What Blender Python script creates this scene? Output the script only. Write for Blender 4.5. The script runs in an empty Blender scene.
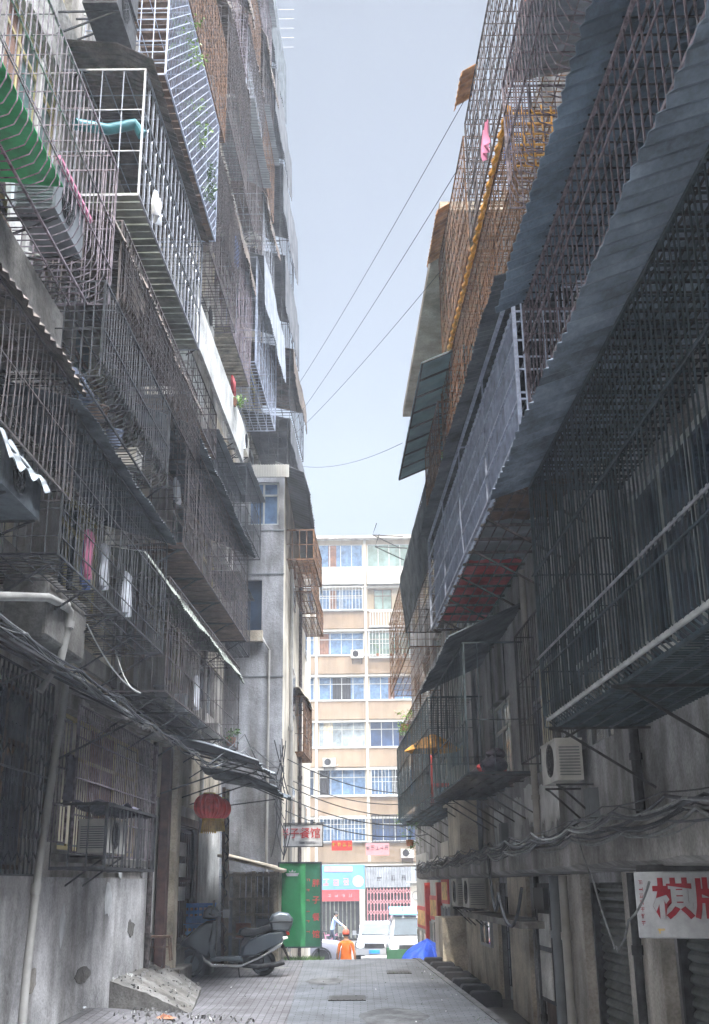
import bpy, bmesh, math, random
from mathutils import Vector, Matrix
random.seed(7)
R = math.radians
C = bpy.context.scene.collection
sc = bpy.context.scene

# ------------------------------------------------------------------ materials
MATS = {}
def mat(name, col, rough=.8, var=.25, scale=3.0, col2=None, metal=0, bump=0, streak=0, spec=.3, emis=None, fine=0):
    m = bpy.data.materials.new(name); m.use_nodes = True
    nt = m.node_tree; b = nt.nodes['Principled BSDF']
    b.inputs['Roughness'].default_value = rough; b.inputs['Metallic'].default_value = metal
    b.inputs['Specular IOR Level'].default_value = spec
    g = nt.nodes.new('ShaderNodeNewGeometry')
    n = nt.nodes.new('ShaderNodeTexNoise'); n.inputs['Scale'].default_value = scale; n.inputs['Detail'].default_value = 8
    n.inputs['Roughness'].default_value = .65
    mp = nt.nodes.new('ShaderNodeMapping'); nt.links.new(g.outputs['Position'], mp.inputs[0]); nt.links.new(mp.outputs[0], n.inputs['Vector'])
    r = nt.nodes.new('ShaderNodeValToRGB'); nt.links.new(n.outputs[0], r.inputs[0])
    c2 = col2 or tuple(c*(1-var*1.6) for c in col)
    r.color_ramp.elements[0].position = .34; r.color_ramp.elements[0].color = (*c2, 1)
    r.color_ramp.elements[1].position = .64; r.color_ramp.elements[1].color = (*[min(1, c*(1+var*.5)) for c in col], 1)
    out = r.outputs[0]
    def mul(out, fac, node_out, lo, p0, p1):
        rr = nt.nodes.new('ShaderNodeValToRGB'); nt.links.new(node_out, rr.inputs[0])
        rr.color_ramp.elements[0].position = p0; rr.color_ramp.elements[0].color = (*lo, 1)
        rr.color_ramp.elements[1].position = p1; rr.color_ramp.elements[1].color = (1, 1, 1, 1)
        mx = nt.nodes.new('ShaderNodeMix'); mx.data_type = 'RGBA'; mx.blend_type = 'MULTIPLY'; mx.inputs[0].default_value = fac
        nt.links.new(out, mx.inputs[6]); nt.links.new(rr.outputs[0], mx.inputs[7]); return mx.outputs[2]
    if streak:
        m2 = nt.nodes.new('ShaderNodeMapping'); m2.inputs['Scale'].default_value = (1.5, 1.5, .3)
        nt.links.new(g.outputs['Position'], m2.inputs[0])
        n2 = nt.nodes.new('ShaderNodeTexNoise'); n2.inputs['Scale'].default_value = 1.3; n2.inputs['Detail'].default_value = 4; n2.inputs['Roughness'].default_value = .55
        nt.links.new(m2.outputs[0], n2.inputs['Vector'])
        out = mul(out, streak, n2.outputs[0], (.36, .34, .31), .36, .62)
    if fine:
        n3 = nt.nodes.new('ShaderNodeTexNoise'); n3.inputs['Scale'].default_value = 38; n3.inputs['Detail'].default_value = 5
        nt.links.new(g.outputs['Position'], n3.inputs['Vector'])
        out = mul(out, fine, n3.outputs[0], (.35, .33, .3), .35, .6)
    nt.links.new(out, b.inputs['Base Color'])
    if bump:
        bn = nt.nodes.new('ShaderNodeBump'); bn.inputs['Strength'].default_value = bump; bn.inputs['Distance'].default_value = .02
        n4 = nt.nodes.new('ShaderNodeTexNoise'); n4.inputs['Scale'].default_value = 14; n4.inputs['Detail'].default_value = 7
        nt.links.new(g.outputs['Position'], n4.inputs['Vector']); nt.links.new(n4.outputs[0], bn.inputs['Height'])
        nt.links.new(bn.outputs[0], b.inputs['Normal'])
    if emis:
        b.inputs['Emission Color'].default_value = (*emis[0], 1); b.inputs['Emission Strength'].default_value = emis[1]
    MATS[name] = m; return m
W = dict(var=.3, streak=.75, fine=.35, bump=.5, rough=.92, spec=.15)
mat('wall_grey', (.52, .49, .45), scale=1.1, **W)
mat('wall_dirty', (.40, .40, .41), scale=1.5, **{**W, 'streak': .9})
mat('wall_beige', (.50, .44, .35), scale=1.2, **{**W, 'streak': .6})
mat('wall_white', (.62, .62, .60), scale=1.6, **{**W, 'streak': .5})
mat('wall_light', (.66, .60, .50), scale=1.4, **{**W, 'streak': .45})  # pale beige; on the right block it paints in missing sunlight
mat('lightened_lower_plaster', (.58, .57, .57), scale=1.3, **{**W, 'streak': .65})  # lightened tone paints in light that the shaded ground floor lacks
mat('stucco', (.40, .39, .37), scale=6, **{**W, 'bump': 1.0, 'streak': .5})
mat('tower_front', (.42, .43, .46), scale=.8, **{**W, 'streak': .95})
mat('tower_side', (.66, .60, .50), scale=.8, **{**W, 'streak': .55, 'fine': .15})
mat('concrete_old', (.21, .20, .185), scale=2.2, **{**W, 'bump': .8})
mat('ledge', (.31, .30, .29), scale=2.0, **{**W, 'bump': .8})
mat('cream', (.345, .30, .225), scale=.5, var=.12, streak=.35, rough=.85, bump=.1)
mat('beige_panel', (.265, .20, .14), scale=.5, var=.12, streak=.3, rough=.85)
mat('white_paint', (.42, .41, .38), scale=2, var=.1, rough=.6, streak=.3)
mat('patch_white', (.56, .57, .57), scale=4, var=.2, rough=.9)
mat('iron_dark', (.035, .035, .038), scale=12, var=.5, rough=.7)
mat('sheet_edge', (.10, .105, .115), scale=1.2, var=.4, rough=.8, streak=.4)
mat('sheet_slate', (.22, .27, .34), scale=2.2, var=.4, rough=.65, fine=.25)
mat('windscreen_glass', (.03, .04, .045), rough=.35, var=.2, spec=.15)
mat('iron_green', (.035, .052, .062), scale=8, var=.4, rough=.65)
mat('iron_rust', (.16, .085, .045), scale=14, var=.55, rough=.85)
mat('iron_brown', (.085, .07, .068), scale=14, var=.5, rough=.8)
mat('iron_mauve', (.19, .155, .175), scale=14, var=.5, rough=.75)
mat('steel', (.25, .26, .29), scale=9, var=.35, rough=.45, metal=.3, spec=.5)
mat('white_steel', (.32, .36, .46), scale=9, var=.3, rough=.5, spec=.5)
mat('blue_steel', (.24, .28, .38), scale=5, var=.3, rough=.5)
mat('sheet_blue', (.19, .25, .32), scale=2.0, var=.35, rough=.6, fine=.25)
mat('sheet_dark', (.085, .10, .112), scale=3, var=.5, rough=.75, fine=.3)
mat('sheet_grey', (.17, .185, .20), scale=1.2, var=.25, rough=.6, streak=.25)
mat('sheet_olive', (.20, .215, .18), scale=2.5, var=.35, rough=.7, streak=.5)
mat('sheet_brown', (.15, .12, .10), scale=5, var=.5, rough=.9, fine=.5, streak=.5)
mat('sheet_teal', (.17, .29, .31), scale=2, var=.25, rough=.6, streak=.3)
mat('sheet_white', (.24, .26, .29), scale=2, var=.2, rough=.55, streak=.3)
mat('sheet_green', (.01, .36, .10), scale=3, var=.3, rough=.5)
mat('orange_sheet', (.42, .20, .07), scale=6, var=.4, rough=.8)
mat('orange_lattice', (.62, .30, .05), scale=8, var=.4, rough=.7)
mat('wood_brown', (.13, .08, .055), scale=5, var=.4, rough=.8, fine=.4)
mat('wood_grey', (.34, .29, .22), scale=4, var=.4, rough=.9, fine=.4)
mat('wood_red', (.07, .035, .028), scale=5, var=.4, rough=.7)
mat('yellow_frame', (.48, .40, .20), scale=5, var=.2, rough=.6)
mat('alu', (.42, .43, .42), scale=5, var=.2, rough=.45, metal=.4)
mat('window_white', (.38, .40, .40), scale=4, var=.15, rough=.5)
mat('ac_white', (.46, .45, .42), scale=3, var=.2, rough=.6, streak=.4)
mat('black_plastic', (.02, .02, .022), scale=10, var=.3, rough=.6)
mat('rubber', (.018, .018, .02), scale=10, var=.3, rough=.85)
mat('cable_black', (.045, .047, .052), scale=10, var=.3, rough=.7)
mat('cable_grey', (.15, .155, .155), scale=10, var=.3, rough=.7)
mat('cable_white', (.55, .55, .52), scale=10, var=.2, rough=.7)
mat('pvc', (.33, .32, .30), scale=3, var=.15, rough=.5, streak=.35)
mat('red_cloth', (.42, .05, .055), scale=3, var=.35, rough=.85)
mat('pink_cloth', (.65, .22, .35), scale=3, var=.2, rough=.9)
mat('blue_cloth', (.08, .14, .33), scale=3, var=.3, rough=.9)
mat('white_cloth', (.68, .70, .74), scale=4, var=.2, rough=.9)
mat('dark_cloth', (.06, .055, .075), scale=20, var=.5, rough=.95)
mat('teal_pipe', (.03, .16, .19), scale=6, var=.3, rough=.45)
mat('blue_plastic', (.02, .22, .66), scale=3, var=.25, rough=.45)
mat('blue_tarp', (.03, .09, .52), scale=4, var=.3, rough=.6)
mat('lantern_red', (.68, .05, .04), scale=6, var=.2, rough=.55)
mat('gold', (.55, .36, .06), scale=8, var=.3, rough=.5)
mat('scooter_grey', (.085, .105, .125), scale=3, var=.12, rough=.24, metal=.55, spec=.6)
mat('scooter_light', (.13, .15, .17), scale=3, var=.15, rough=.3, metal=.5)
mat('seat_black', (.02, .02, .022), scale=8, var=.3, rough=.4)
mat('chrome', (.4, .42, .44), scale=8, var=.1, rough=.25, metal=.9)
mat('tail_red', (.5, .03, .02), rough=.3, var=.1)
mat('lens', (.7, .7, .68), rough=.15, var=.05, spec=.6)
mat('sign_white', (.44, .45, .47), scale=6, var=.2, rough=.6, streak=.5)
mat('sign_red', (.26, .008, .02), scale=6, var=.25, rough=.6)
mat('sign_ink', (.10, .10, .12), scale=6, var=.2, rough=.7)
mat('ad_green', (.025, .20, .075), scale=2, var=.2, rough=.5)
mat('ad_dark', (.015, .10, .06), scale=2, var=.25, rough=.5)
mat('ad_red', (.36, .045, .05), rough=.6, var=.2)
mat('sign_blue', (.09, .23, .42), scale=2, var=.12, rough=.5)
mat('sign_pink', (.50, .22, .24), rough=.6, var=.1)
mat('shop_red', (.55, .06, .05), rough=.6, var=.2)
mat('poster_yellow', (.75, .42, .12), scale=7, var=.4, rough=.6)
mat('shutter', (.15, .16, .155), scale=3, var=.35, rough=.55, metal=.3, streak=.5)
mat('car_white', (.27, .275, .285), rough=.25, var=.05, spec=.6)
mat('car_silver', (.19, .19, .225), rough=.25, var=.05, spec=.6, metal=.3)
mat('car_green', (.03, .10, .05), rough=.5, var=.2)
mat('leaf', (.06, .13, .03), scale=20, var=.5, rough=.6)
mat('leaf_bright', (.16, .28, .05), scale=20, var=.4, rough=.6)
mat('terracotta', (.32, .14, .08), scale=8, var=.3, rough=.9)
mat('skin', (.42, .25, .17), rough=.6, var=.1)
mat('orange_shirt', (.62, .15, .03), scale=8, var=.15, rough=.85)
mat('cap_red', (.60, .12, .08), rough=.85, var=.1)
mat('blue_shirt', (.32, .42, .68), rough=.85, var=.1)
mat('trousers', (.05, .06, .09), rough=.9, var=.2)
mat('hair', (.015, .012, .01), rough=.7, var=.2)
mat('rubble', (.30, .29, .28), scale=9, var=.5, rough=.95, fine=.5)
mat('soil', (.05, .045, .035), scale=9, var=.5, rough=.95)
mat('interior_dark', (.02, .02, .022), rough=.9, var=.3)
for nm, c, rg in (('glass_dark', (.03, .05, .085), .08), ('glass_blue', (.03, .06, .14), .12), ('glass_green', (.14, .22, .21), .1), ('glass_pale', (.30, .36, .40), .12)):
    mat(nm, c, rough=rg, var=.35, scale=1.2, spec=.8)
mat('curtain_blue', (.08, .15, .27), scale=3, var=.35, rough=.7, spec=.4)
mat('curtain_cream', (.55, .50, .38), scale=3, var=.25, rough=.7)
mat('curtain_brown', (.16, .08, .05), scale=3, var=.3, rough=.8)

def brick_mat(name, c1, c2, mortar, bw, bh, rough=.85, ms=.008, rot=0, wet=0):
    m = bpy.data.materials.new(name); m.use_nodes = True; nt = m.node_tree; b = nt.nodes['Principled BSDF']
    g = nt.nodes.new('ShaderNodeNewGeometry'); mp = nt.nodes.new('ShaderNodeMapping'); nt.links.new(g.outputs['Position'], mp.inputs[0])
    mp.inputs['Rotation'].default_value = (0, 0, rot)
    t = nt.nodes.new('ShaderNodeTexBrick'); nt.links.new(mp.outputs[0], t.inputs['Vector'])
    t.inputs['Color1'].default_value = (*c1, 1); t.inputs['Color2'].default_value = (*c2, 1); t.inputs['Mortar'].default_value = (*mortar, 1)
    t.inputs['Scale'].default_value = 1; t.inputs['Brick Width'].default_value = bw; t.inputs['Row Height'].default_value = bh; t.inputs['Mortar Size'].default_value = ms
    n = nt.nodes.new('ShaderNodeTexNoise'); n.inputs['Scale'].default_value = 1.3; n.inputs['Detail'].default_value = 9; n.inputs['Roughness'].default_value = .7
    nt.links.new(g.outputs['Position'], n.inputs['Vector'])
    rr = nt.nodes.new('ShaderNodeValToRGB'); nt.links.new(n.outputs[0], rr.inputs[0])
    rr.color_ramp.elements[0].position = .35; rr.color_ramp.elements[0].color = (.5, .48, .46, 1)
    rr.color_ramp.elements[1].position = .62; rr.color_ramp.elements[1].color = (1, 1, 1, 1)
    mx = nt.nodes.new('ShaderNodeMix'); mx.data_type = 'RGBA'; mx.blend_type = 'MULTIPLY'; mx.inputs[0].default_value = 1
    nt.links.new(t.outputs['Color'], mx.inputs[6]); nt.links.new(rr.outputs[0], mx.inputs[7]); nt.links.new(mx.outputs[2], b.inputs['Base Color'])
    b.inputs['Roughness'].default_value = rough; b.inputs['Specular IOR Level'].default_value = .3
    bn = nt.nodes.new('ShaderNodeBump'); bn.inputs['Strength'].default_value = .6; bn.inputs['Distance'].default_value = .01; bn.invert = True
    nt.links.new(t.outputs['Fac'], bn.inputs['Height']); nt.links.new(bn.outputs[0], b.inputs['Normal'])
    MATS[name] = m
brick_mat('paving', (.128, .135, .145), (.108, .113, .12), (.055, .055, .058), .20, .10, .7, .007)
brick_mat('paving_red', (.132, .127, .13), (.108, .103, .106), (.052, .047, .048), .20, .10, .8, .007, rot=1.5708)
M = MATS

# ------------------------------------------------------------------ mesh builder
class MB:
    def __init__(s, f=None): s.v = []; s.f = []; s.mi = []; s.T = f; s.m = 0
    def p(s, q):
        q = s.T(*q) if s.T else q
        s.v.append(tuple(q)); return len(s.v)-1
    def face(s, *i): s.f.append(i); s.mi.append(s.m)
    def box(s, a0, a1, b0, b1, c0, c1):
        i = [s.p((x, y, z)) for x in (a0, a1) for y in (b0, b1) for z in (c0, c1)]
        for q in ((0, 1, 3, 2), (4, 6, 7, 5), (0, 4, 5, 1), (2, 3, 7, 6), (0, 2, 6, 4), (1, 5, 7, 3)): s.face(*[i[k] for k in q])
        return s
    def raw(s, q): s.v.append(tuple(q)); return len(s.v)-1
    def tube(s, pts, r=.01, n=4, r2=None, closed=False, cap=True):
        P = [Vector(s.T(*q) if s.T else q) for q in pts]
        rings = []
        L = len(P)
        for k, q in enumerate(P):
            if closed: d = P[(k+1) % L]-P[k-1]
            else: d = P[min(k+1, L-1)]-P[max(k-1, 0)]
            if d.length < 1e-9: d = Vector((0, 0, 1))
            d.normalize(); up = Vector((0, 0, 1)) if abs(d.z) < .9 else Vector((0, 1, 0))
            a = d.cross(up).normalized(); b = a.cross(d)
            rr = r if r2 is None else r+(r2-r)*k/max(1, L-1)
            rings.append([s.raw(q+a*rr*math.cos(2*math.pi*(j+.5)/n)+b*rr*math.sin(2*math.pi*(j+.5)/n)) for j in range(n)])
        for k in range(L-(0 if closed else 1)):
            A, B = rings[k], rings[(k+1) % L]
            for j in range(n): s.face(A[j], A[(j+1) % n], B[(j+1) % n], B[j])
        if cap and not closed: s.face(*rings[0][::-1]); s.face(*rings[-1])
        return s
    def bar(s, a, b, r=.009): return s.tube([a, b], r, 4)
    def prism(s, poly, w0, w1, axis=1, inset=None):
        # polygon in the two other axes extruded along axis
        def mk(u, v, w): return {0: (w, u, v), 1: (u, w, v), 2: (u, v, w)}[axis]
        cx = sum(q[0] for q in poly)/len(poly); cy = sum(q[1] for q in poly)/len(poly)
        layers = [(w0, 1), (w1, 1)]
        if inset: k, d = inset; layers = [(w0, k), (w0+d, 1), (w1-d, 1), (w1, k)]
        ids = [[s.p(mk(cx+(q[0]-cx)*k, cy+(q[1]-cy)*k, w)) for q in poly] for w, k in layers]
        n = len(poly)
        for A, B in zip(ids, ids[1:]):
            for j in range(n): s.face(A[j], A[(j+1) % n], B[(j+1) % n], B[j])
        s.face(*ids[0][::-1]); s.face(*ids[-1]); return s
    def lathe(s, prof, c=(0, 0, 0), n=20, axis='z', sx=1, sy=1):
        ids = []
        for r, h in prof:
            ring = []
            for j in range(n):
                a = 2*math.pi*j/n; x, y = r*math.cos(a)*sx, r*math.sin(a)*sy
                q = {'z': (x, y, h), 'y': (x, h, y), 'x': (h, x, y)}[axis]
                ring.append(s.p((c[0]+q[0], c[1]+q[1], c[2]+q[2])))
            ids.append(ring)
        for A, B in zip(ids, ids[1:]):
            for j in range(n): s.face(A[j], A[(j+1) % n], B[(j+1) % n], B[j])
        s.face(*ids[0][::-1]); s.face(*ids[-1]); return s
    def grid(s, fn, nu, nv, th=None):
        ids = [[s.p(fn(i/nu, j/nv)) for j in range(nv+1)] for i in range(nu+1)]
        for i in range(nu):
            for j in range(nv): s.face(ids[i][j], ids[i+1][j], ids[i+1][j+1], ids[i][j+1])
        return s
    def build(s, name, m, parent=None, smooth=False):
        me = bpy.data.meshes.new(name)
        o0 = Vector(parent['_o']) if parent is not None and '_o' in parent else None
        base = None
        if parent is None:
            xs = [v[0] for v in s.v]; ys = [v[1] for v in s.v]; zs = [v[2] for v in s.v]
            o0 = Vector(((min(xs)+max(xs))/2, (min(ys)+max(ys))/2, min(zs)))
        me.from_pydata([tuple(Vector(v)-o0) for v in s.v], [], s.f)
        ms = m if isinstance(m, (list, tuple)) else [m]
        for q in ms: me.materials.append(M[q] if isinstance(q, str) else q)
        if len(ms) > 1: me.polygons.foreach_set('material_index', s.mi)
        if smooth:
            me.polygons.foreach_set('use_smooth', [True]*len(me.polygons))
        me.validate(); me.update()
        bm = bmesh.new(); bm.from_mesh(me); bmesh.ops.recalc_face_normals(bm, faces=bm.faces); bm.to_mesh(me); bm.free()
        if smooth: me.set_sharp_from_angle(angle=R(40))
        o = bpy.data.objects.new(name, me); C.objects.link(o)
        if parent is None: o.location = o0
        else: o.parent = parent
        o['_o'] = tuple(o0)
        return o
LABELS = set()
def tag(o, label, cat, group=None, kind=None):
    if label: o['label'] = label
    if cat: o['category'] = cat
    if group: o['group'] = group
    if kind: o['kind'] = kind
    return o
def thing(name, loc, label, cat, group=None):
    o = bpy.data.objects.new(name, None); C.objects.link(o); o.location = loc; o['_o'] = tuple(loc)
    o.empty_display_size = .2
    return tag(o, label, cat, group)
def struct(name, mb, m, **k):
    o = mb.build(name, m, **k); o['kind'] = 'structure'; return o

def FL(s, o, z): return (-4.0+.04*s+o, s, z)
def FR(s, o, z): return (2.95-.035*s-o, s, z)
SIDE = {'L': FL, 'R': FR}

def text_mesh(txt, size, loc, rot, m, parent, name='lettering', extrude=.003, sx=1, align='CENTER', bold=0):
    cu = bpy.data.curves.new('t', 'FONT'); cu.body = txt; cu.size = size; cu.extrude = extrude; cu.align_x = align; cu.align_y = 'CENTER'
    cu.offset = bold; cu.resolution_u = 2
    t = bpy.data.objects.new('t', cu); C.objects.link(t)
    dg = bpy.context.evaluated_depsgraph_get(); dg.update()
    me = bpy.data.meshes.new_from_object(t.evaluated_get(dg)); bpy.data.objects.remove(t)
    mtx = Matrix.Translation(Vector(loc)-Vector(parent['_o'])) @ rot.to_4x4() @ Matrix.Diagonal((sx, 1, 1, 1))
    me.transform(mtx); me.materials.clear(); me.materials.append(M[m])
    o = bpy.data.objects.new(name, me); C.objects.link(o); o.parent = parent; return o
# rotations that lay text (XY plane) upright: facing -Y, facing -X (right wall), facing +X (left wall)
ROT_FRONT = Matrix.Rotation(R(90), 3, 'X')
def rot_facing(deg): return Matrix.Rotation(R(deg), 3, 'Z') @ Matrix.Rotation(R(90), 3, 'X')

# ------------------------------------------------------------------ ground
def G(x, y):
    if y < 24: z = -1.41-.035*(24-y)
    elif y < 31: t = (y-24)/7; z = -1.41-1.59*(3*t*t-2*t*t*t)*1.0
    else: z = -3.0
    if x < -1.5 and y < 17.5: z += min(.35, (-x-1.5)*.18)*min(1, (17.5-y)/2.5)
    return z
def kerb_x(y): return 1.94-.078*(y-14.8)
def Gb(x, y): return G(min(x, 1), y)-(.14 if x > -900 else 0)
g = MB()
xs = [-3000, -600, -120, -30, -10, -5, -4, -3.4, -3, -2.5, -2, -1.5, -1, -.5, 0, .5, 1, 1.5, 2, 2.5, 3, 4, 6, 12, 30, 120, 600, 3000]
ys = [-3000, -500, -100, -20, 0, 5, 8, 10, 12, 13, 14, 15, 16, 17, 18, 20, 22, 24, 25, 26, 27, 28, 29, 30, 31, 34, 40, 60, 120, 500, 3000]
ids = [[g.p((x, y, Gb(x, y))) for y in ys] for x in xs]
for i in range(len(xs)-1):
    for j in range(len(ys)-1): g.face(ids[i][j], ids[i+1][j], ids[i+1][j+1], ids[i][j+1])
mat('ground_far', (.11, .107, .10), scale=1.5, var=.3, rough=.9, fine=.3, bump=.3)
struct('ground', g, 'ground_far')
# alley paving, two fields of different bond
def paving(name, x0f, x1f, y0, y1, m, dz=0):
    b = MB(); n = int((y1-y0)/.5)
    K = 8
    ids = []
    for j in range(n+1):
        y = y0+(y1-y0)*j/n; row = []
        for k in range(K+1):
            x = x0f(y)+(x1f(y)-x0f(y))*k/K; row.append(b.p((x, y, G(x, y)+dz)))
        ids.append(row)
    for j in range(n):
        for k in range(K): b.face(ids[j][k], ids[j][k+1], ids[j+1][k+1], ids[j+1][k])
    return struct(name, b, m)
paving('paving', lambda y: -.95-.02*(y-15), lambda y: kerb_x(y)-.1, 6, 33, 'paving')
paving('side_paving', lambda y: -4.2+.04*y, lambda y: -.954-.02*(y-15), 6, 33, 'paving_red')
k = MB()
for j in range(54):
    y = 6+j*.5; x = kerb_x(y); z = G(x, y)
    q = [(kerb_x(yy)+dx, yy, G(0, yy)+dz) for yy in (y, y+.5) for dx, dz in ((-.1, .012), (0, .012), (0, -.2), (-.1, -.2))]
    i = [k.p(v) for v in q]
    for a in ((0, 1, 5, 4), (1, 2, 6, 5), (3, 0, 4, 7)): k.face(*[i[t] for t in a])
mat('kerb_stone', (.10, .10, .10), scale=4, var=.4, rough=.9, fine=.4)
struct('kerb', k, 'kerb_stone')
# ------------------------------------------------------------------ buildings
def facade(mb, s0, s1, z0, z1, ops, rec=.2):
    S = sorted({s0, s1, *[v for o in ops for v in o[:2]]}); Z = sorted({z0, z1, *[v for o in ops for v in o[2:4]]})
    S = [v for v in S if s0 <= v <= s1]; Z = [v for v in Z if z0 <= v <= z1]
    def hole(a, b): return any(o[0] < a < o[1] and o[2] < b < o[3] for o in ops)
    for a, b in zip(S, S[1:]):
        for c, d in zip(Z, Z[1:]):
            if not hole((a+b)/2, (c+d)/2):
                mb.face(*[mb.p(q) for q in ((a, 0, c), (b, 0, c), (b, 0, d), (a, 0, d))])
    for a, b, c, d in [o[:4] for o in ops]:
        for q in (((a, 0, c), (a, -rec, c), (a, -rec, d), (a, 0, d)), ((b, 0, c), (b, 0, d), (b, -rec, d), (b, -rec, c)),
                  ((a, 0, c), (b, 0, c), (b, -rec, c), (a, -rec, c)), ((a, 0, d), (a, -rec, d), (b, -rec, d), (b, 0, d))):
            mb.face(*[mb.p(v) for v in q])
def window(T, a, b, c, d, parent, fr='alu', pane='glass_dark', n=2, transom=True, rec=-.1, cover=None, name='window'):
    f = MB(T); w = .045
    f.box(a, b, rec-.05, rec, c, c+w); f.box(a, b, rec-.05, rec, d-w, d)
    f.box(a, a+w, rec-.05, rec, c+w, d-w); f.box(b-w, b, rec-.05, rec, c+w, d-w)
    zt = c+(d-c)*.68
    if transom: f.box(a+w, b-w, rec-.05, rec+.003, zt, zt+w)
    for i in range(1, n):
        x = a+(b-a)*i/n; f.box(x-w/2, x+w/2, rec-.05, rec-.004, c+w, (zt if transom else d-w))
        if transom: f.box(x-w/2, x+w/2, rec-.05, rec-.004, zt+w, d-w)
    o = f.build(name, fr, parent)
    p = MB(T); p.box(a+.02, b-.02, rec-.09, rec-.03, c+.02, d-.02); 
    p.build('pane', pane, o)
    if cover:
        x0, x1, m = cover; q = MB(T)
        def fn(u, v): 
            s = a+(b-a)*(x0+(x1-x0)*u); return (s, rec-.012+.008*math.sin(u*40), c+.05+(d-c-.1)*v)
        q.grid(fn, 24, 1); q.build('curtain', m, o)
    return o
rw = random.Random(3)
# ---- left apartment building
lb = thing('apartment_building', FL(15, 0, -1.6), 'tall weathered grey apartment block along the left side of the alley, hung with cages', 'building')
lops = [(10.9, 12.4, .15, 2.1), (12.55, 13.15, .52, 1.82), (13.3, 17.6, .42, 2.07)]
LZ = [2.9, 5.2, 7.6, 10.0, 12.4, 14.8, 17.2, 19.6, 22.0, 24.4]
lwin = []
for r_, zb in enumerate(LZ):
    for k_ in range(8):
        a = 6.4+3.1*k_
        if r_ < 3 and a > 23.5: continue
        lwin.append((a, a+1.9, zb+.5, zb+1.8))
w = MB(FL); facade(w, 5, 31, -2.2, 27, lops+lwin+[(19.9, 22.0, -.95, 1.05)])
w.box(5, 31, -9, -.21, -2.2, 27); w.face(*[w.p(q) for q in ((5, 0, -2.2), (5, -.2, -2.2), (5, -.2, 27), (5, 0, 27))])
w.face(*[w.p(q) for q in ((31, 0, -2.2), (31, -.2, -2.2), (31, -.2, 27), (31, 0, 27))]); w.face(*[w.p(q) for q in ((5, 0, 27), (31, 0, 27), (31, -.2, 27), (5, -.2, 27))])
w.build('wall', 'wall_grey', lb)
for q in [(5.2, 30.8, 2.6, 2.82), (5.2, 24.6, 4.95, 5.1), (5.2, 24.6, 7.3, 7.45)]:
    b = MB(FL); b.box(q[0], q[1], .003, .09, q[2], q[3]); b.build('floor_band', 'concrete_old', lb)
# coloured wall panels seen on that facade (real painted render patches; ground-floor plaster lightened to stand in for light)
for s0, s1, z0, z1, m in ((17.0, 24.7, 6.95, 7.28, 'wall_beige'), (13.0, 17.0, 7.48, 8.05, 'wall_beige'), (19.0, 24.7, 4.4, 4.93, 'wall_light'), (22.1, 30.5, 9.4, 9.98, 'wall_beige'), (10.0, 12.1, 9.45, 10.4, 'stucco'), (16.0, 21.0, 11.85, 12.38, 'wall_light'), (9.0, 18.38, -2.1, .13, 'lightened_lower_plaster'), (12.42, 12.54, .14, 2.1, 'lightened_lower_plaster'), (17.61, 18.38, .14, 2.2, 'lightened_lower_plaster'), (13.0, 16.3, 2.3, 2.6, 'wall_beige'), (13.2, 16.35, 2.83, 3.38, 'wall_beige'), (10.0, 11.2, 6.4, 7.3, 'wall_white'), (12.1, 13.4, 9.2, 11.9, 'stucco'),
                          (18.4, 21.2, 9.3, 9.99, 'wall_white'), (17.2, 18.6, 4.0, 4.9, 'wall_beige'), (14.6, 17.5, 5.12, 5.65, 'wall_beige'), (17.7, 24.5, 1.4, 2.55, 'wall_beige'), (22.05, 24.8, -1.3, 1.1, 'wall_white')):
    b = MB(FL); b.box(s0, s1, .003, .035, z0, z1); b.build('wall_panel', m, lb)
for i, (a, b_, c, d) in enumerate(lwin):
    if a < 8 and c > 12: continue
    pane = rw.choice(['glass_dark', 'glass_dark', 'glass_pale', 'glass_green', 'glass_blue'])
    cv = rw.choice([None, None, (.05, .45, 'curtain_cream'), (.5, .95, 'curtain_cream'), (.1, .4, 'curtain_brown')])
    window(FL, a, b_, c, d, lb, rw.choice(['alu', 'window_white', 'yellow_frame', 'wood_brown']), pane, rw.choice([2, 3, 3]), True, cover=cv)
mw = window(FL, 13.35, 17.55, .45, 2.04, lb, 'yellow_frame', 'glass_pale', 6, True, cover=(.36, .64, 'curtain_brown'))
for x0, x1 in ((13.45, 14.75), (16.15, 17.4)):
    q = MB(FL); q.grid(lambda u, v: (x0+(x1-x0)*u, -.108+.008*math.sin(u*45), .52+1.45*v), 30, 1); q.build('curtain', 'curtain_cream', mw)
window(FL, 12.58, 13.12, .55, 1.8, lb, 'wood_brown', 'glass_dark', 1, False)
window(FL, 10.95, 12.35, .2, 2.05, lb, 'wood_brown', 'glass_dark', 2, True)
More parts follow.
